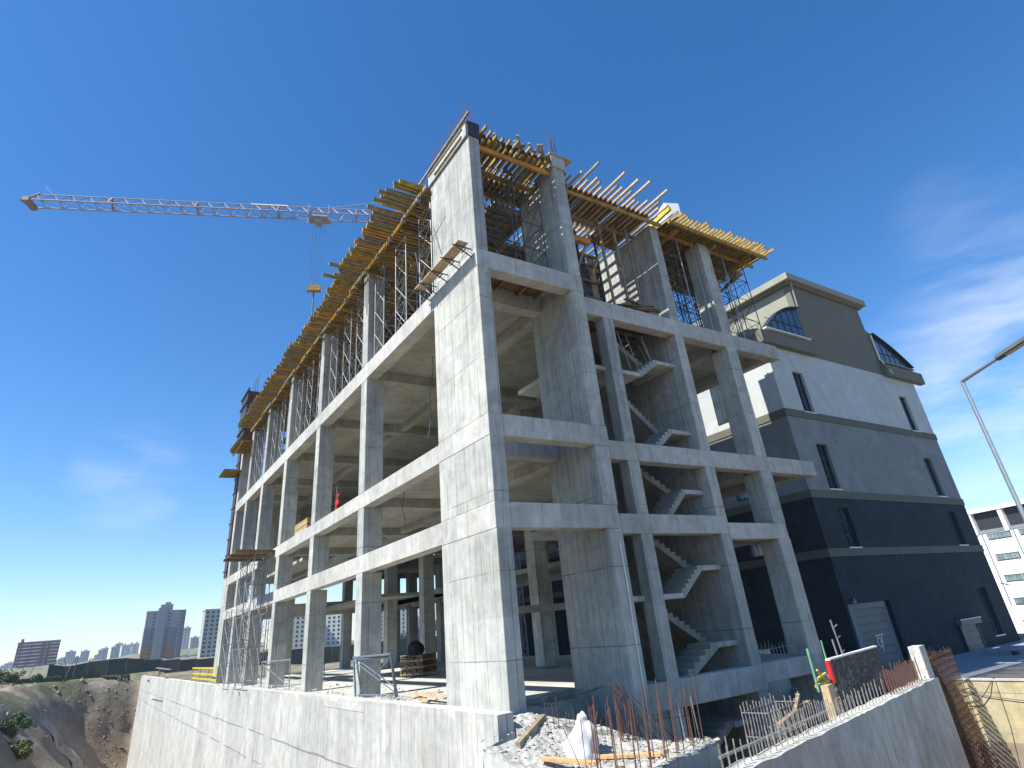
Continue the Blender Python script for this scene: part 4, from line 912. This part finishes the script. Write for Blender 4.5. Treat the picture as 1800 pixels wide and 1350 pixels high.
# ---------------------------------------------------------------- white building right
u = Vector((.24879674, .96855572)); nrm = Vector((-u.y, u.x))      # face direction; outward normal to the left
K = 140/90; P0 = Vector((CAM.x, CAM.y))+(Vector((73.72087, 14.72748))-Vector((CAM.x, CAM.y)))*K
def zk(z): return 2.1+(z-2.1)*K
wb = thing('white_building', 'bright white office block with a dark glazed top floor at the right edge', 'building', (P0.x, P0.y, 0), math.atan2(u.y, u.x))
def WB(name, x0, x1, y0, y1, z0, z1, mat, par=None): return MB().box(x0*K, x1*K, y0, y1, zk(z0), zk(z1)).obj(name, mat, par or wb)
WB('wall', -26, 6, -18, 0, -3.3, 7.05, 'w_white'); WB('wall', -26, 6, -18, -.8, 7.05, 9.2, 'g_mid'); WB('roof', -26.3, 6.3, -18.5, .35, 9.3, 9.75, 'w_white')
WB('plinth', -26, 6, -18, .25, -6, -3.2, 'g_beige')
for i in range(8):
    x = -.35-i*3.5; WB('pilaster', x, x+.45, -.8, .2, 7.0, 9.3, 'w_white'); MB().bar((x*K-.5, .12, zk(7.1)), (x*K-.5, .12, zk(-.3 if i < 1 else -3)), .10, 6).obj('downpipe', 'lampm', wb)
    WB('dark_panel', x-3.0, x, -.8, -.55, 7.45, 9.2, 'frame'); WB('ledge', x-3.1, x+.05, -.8, .1, 7.06, 7.4, 'g_mid')
for i in range(7):
    for zb, zt in ((6.3, 7.0), (4.1, 4.85), (1.95, 2.7), (-.35, .4), (-2.5, -1.75)):
        x1 = -1.15-i*3.5; f_ = WB('window', x1-2.6, x1, 0, .06, zb, zt-.05, 'frame'); mb = MB()
        for k in range(6): mb.box((x1-2.52+k*.42)*K, (x1-2.52+k*.42+.38)*K, .06, .08, zk(zb+.08), zk(zt-.13))
        mb.obj('pane', 'glassl', f_)
# ---------------------------------------------------------------- street lamp
lp = thing('street_lamp', 'tall grey street lamp with one angled arm at the right edge', 'street lamp', (12.1, -9.9, -9.0))
MB().bar((0, 0, .0), (0, 0, 17.0), .10, 10, .055).obj('pole', 'lampm', lp); MB().box(-.3, .3, -.3, .3, 0, .12).obj('base', 'pave', lp)
MB().bar((0, 0, 17.0), (-.95, -1.55, 17.12), .055, 8, .045).obj('arm', 'lampm', lp)
hd = MB().beam((-.9, -1.45, 17.14), (-1.65, -2.7, 17.240000000000002), .22, .10).obj('lamp_head', 'lampm', lp); MB().beam((-1.02, -1.67, 17.075), (-1.55, -2.55, 17.14), .16, .03).obj('lens', 'lampg', hd)
MB().bar((-.85, -1.38, 17.11), (-1.0, -1.63, 17.130000000000003), .09, 8).obj('clamp', 'dsteel', hd)

# ---------------------------------------------------------------- tower crane
cr_ = thing('tower_crane', 'tower crane whose long pale lattice jib reaches left across the sky', 'crane', (23.44, 36.07, -2), math.atan2(13.8, -35.1))
# local +x points along the jib toward its tip
JL = 52.0; H = 52.0
mb = MB()
for s_ in (-1, 1):
    mb.bar((0, s_*.75, H-.6), (JL, s_*.75, H-.6), .10, 5)
mb.obj('jib_bottom_chord', 'craneg', cr_)
MB().bar((0, 0, H+.72), (JL-1, 0, H+.72), .08, 5).obj('jib_top_chord', 'craneg', cr_)
mb = MB(); k = 0; x = 0
while x < JL-1:
    xm = x+.9; 
    for s_ in (-1, 1): mb.bar((x, s_*.75, H-.6), (xm, 0, H+.72), .05, 4).bar((xm, 0, H+.72), (x+1.8, s_*.75, H-.6), .05, 4)
    mb.bar((x, -.75, H-.6), (x, .75, H-.6), .04, 4).bar((x, -.75, H-.6), (x+1.8, .75, H-.6), .035, 4); x += 1.8
mb.obj('jib_lattice', 'craneg', cr_)
mb = MB()
for i in range(5): x = 6.8+i*9.2; MB().bar((x, -.75, H-.6), (x, 0, H+.72), .11, 4).bar((x, .75, H-.6), (x, 0, H+.72), .11, 4).obj('jib_joint', 'craner', cr_)
MB().beam((JL-.3, -1.0, H-.6), (JL-.3, 1.0, H-.6), .6, .5).bar((JL-1, 0, H+.9), (JL+.6, 0, H-.2), .14, 5).bar((JL-.4, -.7, H-.9), (JL+.8, 0, H-.1), .1, 5).bar((JL-2.2, 0, H+.9), (JL-1.2, 0, H+2.0), .05, 4).obj('jib_tip', 'craner', cr_)
MB().bar((19, 0, H+.85), (-2, 0, H+5.5), .05, 4).obj('tie_rod', 'craneg', cr_)
MB().bar((28.5, -.2, H+.85), (24.2, -.2, H+.85), .2, 6).obj('hoist_drum', 'white', cr_)
TR = 20.4
tr = MB().box(TR-1.1, TR+1.1, -.8, .8, H-1.15, H-.9).box(TR-.4, TR+.4, -.5, .5, H-1.8, H-1.15).bar((TR-1.3, 0, H-1.7), (TR-1.3, 0, H-.9), .12, 5).bar((TR+1.3, 0, H-1.7), (TR+1.3, 0, H-.9), .12, 5).bar((TR-1.2, .9, H-1), (TR-1.2, .9, H+.5), .09, 4).bar((TR+1.2, .9, H-1), (TR+1.2, .9, H+.5), .09, 4).obj('trolley', 'craneg', cr_)
HZ = 41.0
for sx in (-.7, -.25, .25, .7): MB().bar((TR+sx, 0, H-1.7), (TR+sx*.6, 0, HZ+.6), .018, 4).obj('hoist_rope', 'dsteel', cr_)
hk = MB().box(TR-.75, TR+.75, -.3, .3, HZ-.35, HZ+.3).bar((TR-.3, 0, HZ+.3), (TR-.3, 0, HZ+.7), .1, 5).bar((TR+.3, 0, HZ+.3), (TR+.3, 0, HZ+.7), .1, 5).obj('hook_block', 'joist', cr_)
MB().bar((TR, 0, HZ-.35), (TR, 0, HZ-4.6), .09, 5).bar((TR, 0, HZ-4.4), (TR, 0, HZ-16), .03, 4).obj('hook_chain', 'dsteel', hk)
for s1 in (-.9, .9):
    for s2 in (-.9, .9): MB().bar((s1, s2, 0), (s1, s2, H-.7), .1, 4).obj('mast_leg', 'craneg', cr_)
mb = MB()
for i in range(26):
    z = i*2; s_ = 1 if i % 2 else -1
    for q_ in (-.9, .9): mb.bar((-.9*s_, q_, z), (.9*s_, q_, z+2), .05, 4).bar((q_, -.9*s_, z), (q_, .9*s_, z+2), .05, 4)
mb.obj('mast_lattice', 'craneg', cr_)
MB().beam((-27, 0, H-.3), (0, 0, H-.3), 1.4, .5).obj('counter_jib', 'craneg', cr_); MB().box(-28.2, -26.0, -1.2, 1.2, H+.6, H+3.6).obj('counterweight', 'white', cr_); MB().bar((-2, 0, H), (-2, 0, H+5.5), .3, 6).obj('tower_head', 'craneg', cr_); MB().bar((-2, 0, H+5.4), (-25, 0, H+.2), .05, 4).obj('tie_rod', 'craneg', cr_)

# ---------------------------------------------------------------- left edge: fence, rail, far formwork
def wall_pts(path_, z0, z1, th, name, mat, par):
    for (x0, y0), (x1, y1) in zip(path_, path_[1:]):
        d = Vector((x1-x0, y1-y0)); nn_ = Vector((-d.y, d.x)).normalized()*th/2; a = ground_h(x0, y0); b = ground_h(x1, y1)
        MB().add([(x0-nn_.x,y0-nn_.y,a+z0-1), (x1-nn_.x,y1-nn_.y,b+z0-1), (x1+nn_.x,y1+nn_.y,b+z0-1), (x0+nn_.x,y0+nn_.y,a+z0-1), (x0-nn_.x,y0-nn_.y,a+z1), (x1-nn_.x,y1-nn_.y,b+z1), (x1+nn_.x,y1+nn_.y,b+z1), (x0+nn_.x,y0+nn_.y,a+z1)], [(0,3,2,1),(4,5,6,7),(0,1,5,4),(1,2,6,5),(2,3,7,6),(3,0,4,7)]).obj(name, mat, par)
hf = thing('hoarding_fence', 'dark sheet hoarding fence running along the top of the far bank', 'fence')
fx = [(-27+i*3.5, 155+.3*math.sin(i*1.7)) for i in range(30)]
for (x0, y0), (x1, y1) in zip(fx[3:], fx[4:]):
    g0 = max(-.4, ground_h(x0, y0)); g1 = max(-.4, ground_h(x1, y1)); hh = 3.1+.12*math.sin(x0*2)-.9*sm((x0+8)/22)
    MB().add([(x0,y0,g0-2),(x1,y1,g1-2),(x1,y1,g1+hh),(x0,y0,g0+hh),(x0,y0+.05,g0-2),(x1,y1+.05,g1-2),(x1,y1+.05,g1+hh),(x0,y0+.05,g0+hh)], [(0,1,2,3),(7,6,5,4),(3,2,6,7),(0,3,7,4),(1,5,6,2)]).obj('panel', 'hoard', hf)
    MB().bar((x0, y0-.1, g0-1), (x0, y0-.1, g0+hh+.1), .06).obj('post', 'dsteel', hf)
poles = [(-21, 150, -.09, .22), (-19.5, 149, .12, .28), (-13.5, 147, .18, .45), (-12.6, 147.5, .12, -.4), (-12.0, 147, 0, .1), (-11.0, 147.5, -.1, .45)]
for i, (x, y, a, b) in enumerate(poles):
    z = ground_h(x, y); c = MB().bar((x, y, z-.5), (x+b*3.5, y+a*3, z+4.2), .07, 5).obj('slanted_pole', 'dsteel')
    tag(c, ['leaning pole on the grass mound, farthest left of the bank poles', 'leaning pole beside the farthest left one on the mound', 'steeply leaning left brace where the hoarding starts', 'crossing brace where the hoarding starts', 'upright post where the hoarding starts', 'rightmost leaning brace against the first hoarding sheet'][i], 'pole', 'poles on the bank')
yr = thing('yellow_railing', 'yellow two bar railing standing on the pit wall near the far end of the building', 'railing')
for z in (1.15, .65, .25): MB().beam((-.7, 46, z), (-.7, 61.5, z), .06, .13).obj('rail', 'yellow', yr)
for y in (46, 51, 56, 61.5): MB().beam((-.7, y, -.05), (-.7, y, 1.2), .08, .08).obj('post', 'yellow', yr)
o = thing('plank_heap', 'pale planks and a trestle lying on top of the pit wall near its far end', 'planks')
for i in range(5): MB().beam((-.9, 84+i*2, .2+.1*i), (-.5, 90+i*1.5, .25+.08*i), .3, .12).obj('plank', 'plank', o)
MB().beam((-.8, 82, 1.0), (-.6, 104, 1.2), .3, .1).bar((-.7, 98, 0), (-.7, 98, 1.1), .1, 4).obj('trestle', 'steel', o)
c = MB().poly([(-.9, 92, -.9), (-1.5, 92, -1.5), (-2.4, 92, -1.9)], .03).bar((-.95, 84, -2.6), (-2.2, 84, -2.2), .09, 5); tag(c.obj('anchor_rods', 'steel'), 'thin rods sticking out of the far end of the pit wall', 'rods')
# far left end core with formwork
o = thing('core_formwork', 'dark red brown formwork box rising above the far left corner of the building', 'formwork')
MB().box(-.6, 2.6, 47.0, 50.0, 22.4, 27.0).obj('panel', 'darkred', o); MB().box(-.75, -.6, 46.8, 50.2, 22.2, 27.3).obj('panel', 'dark', o)
for z in (22.8, 24.2, 25.6, 26.8): MB().box(-.9, -.75, 46.6, 50.3, z, z+.15).obj('waler', 'dsteel', o)
for y in (47.3, 48.6, 49.7): MB().bar((.2, y, 27), (.2, y, 29.2), .03).obj('rebar', 'rebar', o)
o = thing('column_formwork', 'brown shuttered end column with ties at the far left end of the top storey', 'formwork')
for k in range(4): MB().box(-.12, -.02, 51.3+k*.4, 51.6+k*.4, 9, 22).obj('stud', ('darkred', 'dsteel')[k % 2], o)
for k in range(8): MB().box(-.2, -.12, 51.2, 53, 9.5+k*1.55, 9.65+k*1.55).obj('tie', 'dsteel', o)
MB().box(0, .9, 51.3, 53, 0, 21.5).obj('column', 'con', o)

# ---------------------------------------------------------------- vegetation
def shrub(name, label, x, y, z, r, h, nleaf, mat, cat='shrub', trunk=.5, lf=.16, group=None):
    o = thing(name, label, cat, (x, y, z), 0, group); tb = MB().bar((0, 0, -.3), (0, 0, trunk+h*.3), r*.08, 6, r*.04)
    cl_ = [(Vector((rnd.gauss(0, .45)*r, rnd.gauss(0, .45)*r, trunk+h*(.2+.7*rnd.random()))), r*rnd.uniform(.22, .42)) for _ in range(12)]
    for c_, q_ in cl_: tb.bar((0, 0, trunk*.7), tuple(c_), r*.035, 4, r*.01)
    tb.obj('trunk', 'bark', o); mb = MB()
    for i in range(nleaf):
        c_, q_ = cl_[rnd.randrange(12)]; v = Vector((rnd.gauss(0,1), rnd.gauss(0,1), rnd.gauss(0,.8))).normalized()*q_*rnd.random()**.45; p = c_+v
        a = Vector((rnd.gauss(0,1), rnd.gauss(0,1), rnd.gauss(0,1))).normalized()*lf*rnd.uniform(.6, 1.3); b = a.orthogonal().normalized()*lf*rnd.uniform(.4, .7)
        mb.add([p-a, p-b*.8, p+a, p+b], [(0,1,2,3)])
    mb.obj('crown', mat, o); return o
shrub('bush', 'bright yellow green bush low on the left side of the bank', -15.7, 95.5, ground_h(-15.7, 95.5)-1.2, 1.7, 2.4, 2200, 'leaf', lf=.22)
shrub('bush', 'dark green bush just above and left of the bright bush on the bank', -17.4, 97.5, ground_h(-17.4, 97.5)-1.6, 2.4, 3.4, 2600, 'leaf2', lf=.2)
for i, (x, y, r) in enumerate(((-22, 146, 2.2), (-17.5, 146.5, 1.6), (-25.5, 147, 2.4), (-15, 144, 1.2))):
    shrub('bush', ['low dark bush on the grass mound beneath the red building', 'small bush on the mound right of the low dark one', 'bush on the mound at the left picture edge', 'scrubby plant on the rim of the bank by the braces'][i], x, y, ground_h(x, y)-.3, r, r*.9, 900, 'leaf2', lf=.2, trunk=.1)
gr_ = MB()
for i in range(9000):
    x = rnd.uniform(-34, -2); y = rnd.uniform(136, 154); z = ground_h(x, y)
    if z < -2.5: continue
    if noise.noise(Vector((x*.12, y*.12, 0))) < -.1: continue
    a = rnd.uniform(-.25, .25); h = rnd.uniform(.25, .8); gr_.add([(x-.09, y, z-.05), (x+.09, y+.05, z-.05), (x+a, y+a*.5, z+h)], [(0,1,2)])
o = gr_.obj('grass', 'leaf2'); o['kind'] = 'stuff'; tag(o, 'rough grass and weeds growing along the top of the bank', 'grass')
rk = MB()
for i in range(1100):
    x = rnd.uniform(-26, -.5); y = rnd.uniform(130, 152) if i % 6 else rnd.uniform(100, 150); z = ground_h(x, y)-.15; s_ = rnd.uniform(.06, .34)*(1.9 if rnd.random() < .08 else 1)
    if x > -11 and rnd.random() < .2: s_ *= 1.5
    q = [Vector((rnd.uniform(.6, 1.2), 0, 0)), Vector((-rnd.uniform(.6, 1.2), .2, 0)), Vector((0, rnd.uniform(.6, 1.2), .1)), Vector((.1, -rnd.uniform(.6, 1.2), 0)), Vector((.1, 0, rnd.uniform(.5, .9))), Vector((0, 0, -.5))]
    rk.add([Vector((x, y, z))+k*s_ for k in q], [(0,2,4),(2,1,4),(1,3,4),(3,0,4),(2,0,5),(1,2,5),(3,1,5),(0,3,5)])
o = rk.obj('boulders', 'rockm'); o['kind'] = 'stuff'; tag(o, 'broken rocks and clods lying over the earth bank', 'rocks')

# ---------------------------------------------------------------- distant town
def az(px, dist):       # horizontal direction of a bearing, in metres from the camera
    return Vector((CAM.x+px[0]*dist, CAM.y+px[1]*dist))
def block(label, cat, c, rz, w_, d_, z0, z1, mat, floors, cols, parts=(), grp=None, win=(.5, .55), side=0, glass='frame', name='apartment_block'):
    o = thing(name, label, cat, (c[0], c[1], 0), rz, grp); MB().box(-w_/2, w_/2, 0, d_, z0-6, z1).obj('wall', mat, o)
    MB().box(-w_/2-.4, w_/2+.4, -.4, d_+.4, z1, z1+.8).obj('roof', 'agr', o)
    for (x0, x1, y0, y1, a, b, mt, nm) in parts: MB().box(x0, x1, y0, y1, a, b).obj(nm, mt, o)
    fh = (z1-z0)/floors; cw = w_/cols
    wm = MB().box(-cw*win[0]/2, cw*win[0]/2, -.12, .02, 0, fh*win[1]).mesh('window', glass)
    for f_ in range(floors):
        for k in range(cols):
            if (f_*cols+k) >= 100: break
            q = bpy.data.objects.new('window', wm); COL.objects.link(q); q.parent = o; q.location = (-w_/2+cw*(k+.5), 0, z0+f_*fh+fh*.22)
    if side:
        cs = d_/side; wm2 = MB().box(-w_/2-.12, -w_/2+.02, -cs*.25, cs*.25, 0, fh*win[1]).mesh('window', glass)
        for f_ in range(floors):
            for k in range(side):
                if floors*cols+f_*side+k >= 100: break
                q = bpy.data.objects.new('window', wm2); COL.objects.link(q); q.parent = o; q.location = (0, cs*(k+.5), z0+f_*fh+fh*.22)
    return o
def dirv(p, d0): v = Vector((p[0]-CAM.x, p[1]-CAM.y))/d0; return v
# red apartment building: bearing from measured points at 190 m, real distance 820 m
s_ = 820/190; c = Vector((CAM.x, CAM.y))+Vector((-20.0-CAM.x, 172.6-CAM.y))*s_
rb = block('dark red apartment building with white balconies on the left horizon', 'building', c, .02, 34, 22, 8.5, 29.5, 'rbrick', 7, 8, [(-15, -13, -1.5, 6, 27, 33, 'rbrick', 'stair_head')], win=(.45, .4), glass='agr')
for f_ in range(7):
    for x in (-9.5, -1.5): MB().box(x-3.6, x+2.9, -1.3, 0, 9.3+f_*3, 10.2+f_*3).obj('balcony', 'aw', rb)
    MB().box(11, 16.5, -1.3, 0, 9.3+f_*3, 10.0+f_*3).obj('balcony', 'aw', rb)
s_ = 690/230; c = Vector((CAM.x, CAM.y))+Vector((8.4-CAM.x, 212.1-CAM.y))*s_
tw = thing('apartment_tower', 'tall grey and brown apartment tower, the highest one on the left horizon', 'building', (c.x, c.y, 0), -.03)
for (a, b, mt) in ((-6, 16.5, 'tbr'), (16.5, 29.5, 'tg2'), (29.5, 43, 'tg1')): MB().box(-15.5, 11, 0, 16, a, b).obj('wall', mt, tw)
for (a, b, mt) in ((-6, 16.5, 'tg2'), (16.5, 43.5, 'tg2')): MB().box(11, 16.5, -1, 15, a, b).obj('wall', mt, tw)
MB().box(-6.5, .5, -2.2, 12, -6, 46).obj('stair_shaft', 'tg1', tw); MB().box(-5, 5, 0, 8, 43, 49).obj('roof_house', 'tg1', tw); MB().box(-1.5, 3, 1, 6, 49, 51).obj('roof_house', 'agr', tw); MB().box(-15.8, 11.2, -.3, 16.2, 43, 43.9).obj('roof', 'agr', tw)
wm = MB().box(-.9, .9, -.15, .05, 0, 1.3).mesh('window', 'frame')
for f_ in range(14):
    for x in (-8.8, 3.2): q = bpy.data.objects.new('window', wm); COL.objects.link(q); q.parent = tw; q.location = (x, 0, 2+f_*2.95)
for f_ in range(14): MB().box(11.4, 12.6, -1.5, -1, 1+f_*3, 2.6+f_*3).obj('balcony', 'agr', tw); MB().box(14.4, 15.8, -1.5, -1, 1+f_*3, 2.6+f_*3).obj('balcony', 'tbr', tw)
s_ = 560/200; c = Vector((CAM.x, CAM.y))+Vector((21.5-CAM.x, 180.8-CAM.y))*s_
o = block('pale grey green apartment block with many windows, partly behind the left end of the building', 'building', c, .0, 34, 14, 1, 34, 'ag', 11, 9, win=(.5, .55), glass='frame')
for k in (3, 6): MB().box(-17+34/9*k-.8, -17+34/9*k+.8, -.9, 0, 0, 34).obj('pilaster', 'aw', o)
# blocks seen through the ground floor
tb_ = [(33.3, 157.6, 41.3, 'ag', 'behind the far left columns'), (43.2, 154.7, 45.3, 'aw', 'in the second opening of the ground floor'), (56.8, 149.6, 60, 'agr', 'in the third opening of the ground floor'), (66.5, 146.0, 70, 'aw', 'in the opening beside the corner pier'), (73, 142, 70, 'ag', 'behind the corner pier')]
for i, (x, y, _, mt, wh) in enumerate(tb_):
    s_ = (540+i*15)/180; c = Vector((CAM.x, CAM.y))+Vector((x-CAM.x, y-CAM.y))*s_
    o = block('many windowed block seen through the concrete frame, '+wh, 'building', c, -.3-.06*i, 26, 14, -4, 31-1.5*(i % 2), mt, 11, 7, win=(.45, .5), side=3, grp='apartment blocks seen through the frame')
for i, (x, y) in enumerate(((62, 147), (69.5, 145))):
    s_ = 500/180; c = Vector((CAM.x, CAM.y))+Vector((x-CAM.x, y-CAM.y))*s_
    shrub('tree', ['bushy green tree in front of the apartment blocks, seen through the ground floor', 'second green tree by the apartment blocks beside the corner pier'][i], c.x, c.y, -8, 9, 17, 1500, 'leaf2', 'tree', 5, 1.1)
# low skyline
M['far'] = stucco('distant_facade', (.36, .38, .40), .1); M['far2'] = stucco('distant_pale_facade', (.55, .54, .50), .08)
def facade(name, base, dark, fh, cw):
    t = NT(name, .8); tcn = t.n('ShaderNodeTexCoord'); x, y, z = t.sep(tcn.outputs['Object'])
    a = t.math('FRACT', t.math('DIVIDE', z, fh)); b = t.math('FRACT', t.math('DIVIDE', t.math('ADD', x, y), cw))
    w_ = t.math('MULTIPLY', t.math('GREATER_THAN', a, .45), t.math('GREATER_THAN', b, .5)); t.color(t.mix(w_, base, dark)); return t.m
M['farA'] = facade('distant_block_facade', (.36, .37, .38), (.16, .18, .2), 3, 4.5); M['farB'] = facade('distant_cream_facade', (.56, .54, .49), (.28, .27, .26), 3, 5); M['farC'] = facade('distant_rose_facade', (.42, .33, .30), (.2, .17, .17), 3, 4.5)
sk = [(-0.081, 0.0099, 11.3, 'farA', 1500), (-0.0749, 0.0128, 13.9, 'farA', 1600), (-0.0567, 0.0087, 9.5, 'farA', 1700), (-0.0329, 0.0112, 15.7, 'farA', 1700), (-0.0242, 0.0128, 10.5, 'farA', 1500), (-0.0163, 0.0196, 13.3, 'farA', 1400), (-0.0079, 0.0126, 8.7, 'farA', 1450), (-0.0009, 0.0188, 12.7, 'farA', 1400), (0.0088, 0.0085, 11.7, 'farA', 1600), (0.0127, 0.0132, 9.2, 'farA', 1500), (0.0159, 0.0186, 7.2, 'farA', 1300), (0.0205, 0.0201, 7.0, 'farA', 1250), (0.029, 0.0207, 6.5, 'farA', 1300), (0.0339, 0.0241, 9.1, 'farA', 1300), (0.0412, 0.0216, 7.3, 'farB', 1150), (0.0474, 0.0223, 7.4, 'farB', 1150), (0.0538, 0.0225, 7.5, 'farB', 1150), (0.0688, 0.0093, 19.7, 'farA', 1500), (0.1108, 0.0368, 9.2, 'farA', 1100), (0.1223, 0.0242, 11.7, 'farC', 1200), (0.1291, 0.0202, 8.4, 'farA', 1200), (0.1746, 0.0206, 17.6, 'farA', 1200)]
def brg(k): return Vector((k, 1)).normalized()
for rank, (kk, ev, w_, mt, dist) in enumerate(sk):
    v = brg(kk); p = Vector((CAM.x, CAM.y))+v*dist; zt = 2.1+ev*dist
    o = thing('distant_block', '%s hazy block on the far skyline, %s from the left' % ('cream' if mt == 'farB' else 'grey' if mt == 'farA' else 'rosy', ['first','second','third','fourth','fifth','sixth','seventh','eighth','ninth','tenth','eleventh','twelfth','thirteenth','fourteenth','fifteenth','sixteenth','seventeenth','eighteenth','nineteenth','twentieth','twenty first','twenty second'][rank]), 'building', (p.x, p.y, -10), -.1+rnd.uniform(-.2, .2), 'hazy blocks on the far skyline')
    MB().box(-w_/2, w_/2, 0, 18, 0, zt+10).obj('wall', mt, o); MB().box(-w_/6, w_/5, 3, 9, zt+10, zt+13).obj('roof_house', 'far', o); MB().box(-w_/2-.5, w_/2+.5, -.4, 18.4, zt+10, zt+10.9).obj('roof', 'far2', o)
v = brg(.033); p = Vector((CAM.x, CAM.y))+v*900
dm = MB(); 
for k in range(7):
    for i in range(16): a = i*math.pi/8; ph = k*math.pi/12; dm.v.append((4.6*math.cos(a)*math.cos(ph), 4.6*math.sin(a)*math.cos(ph), 5*math.sin(ph)))
dm.f = [(k*16+i, k*16+(i+1) % 16, (k+1)*16+(i+1) % 16, (k+1)*16+i) for k in range(6) for i in range(16)]
o = dm.obj('dome_hall', 'white'); o.location = (p.x, p.y, 4); tag(o, 'small white domed hall on the horizon left of the apartment tower', 'hall')
mb = MB().box(0, 30, 0, 12, 0, 6); o = mb.obj('low_hall', 'far2'); v = brg(.047); p = Vector((CAM.x, CAM.y))+v*900; o.location = (p.x-8, p.y, 2); tag(o, 'long low pale hall right beside the white dome', 'hall')
# wooded hill behind the pit
hl = MB(); nu = 60
for i in range(nu+1):
    px = -40+i*9.0; v = brg(-.105+i*.0053)
    for j, (dd, hh) in enumerate(((560, -3), (700, 4), (860, 9), (1000, 9), (1300, 4))):
        p = Vector((CAM.x, CAM.y))+v*dd; hl.v.append((p.x, p.y, hh+3*noise.noise(Vector((px*.02, j, 0)))+1.5*noise.noise(Vector((px*.1, j, 5)))+(3*sm((px-150)/150) if j in (2, 3) else 0)))
hl.f = [(i*5+j, (i+1)*5+j, (i+1)*5+j+1, i*5+j+1) for i in range(nu) for j in range(4)]
M['hill'] = leafm('distant_hill_scrub', (.14, .15, .08), (.22, .20, .13), .02); o = hl.obj('hills', 'hill'); o['kind'] = 'structure'

# ---------------------------------------------------------------- haze
hz = B(-1500, 1500, -300, 2100, -30, 75).obj('haze', None); hz['kind'] = 'stuff'; hz['label'] = 'thin pale haze fading the far skyline'; hz['category'] = 'haze'
hm = bpy.data.materials.new('haze_air'); hm.use_nodes = True; nt = hm.node_tree
for n in list(nt.nodes): nt.nodes.remove(n)
ov = nt.nodes.new('ShaderNodeOutputMaterial'); pv = nt.nodes.new('ShaderNodeVolumePrincipled'); pv.inputs['Color'].default_value = (.66, .78, .95, 1); pv.inputs['Density'].default_value = .0002; pv.inputs['Anisotropy'].default_value = .2
nt.links.new(pv.outputs[0], ov.inputs['Volume']); hz.data.materials.append(hm)
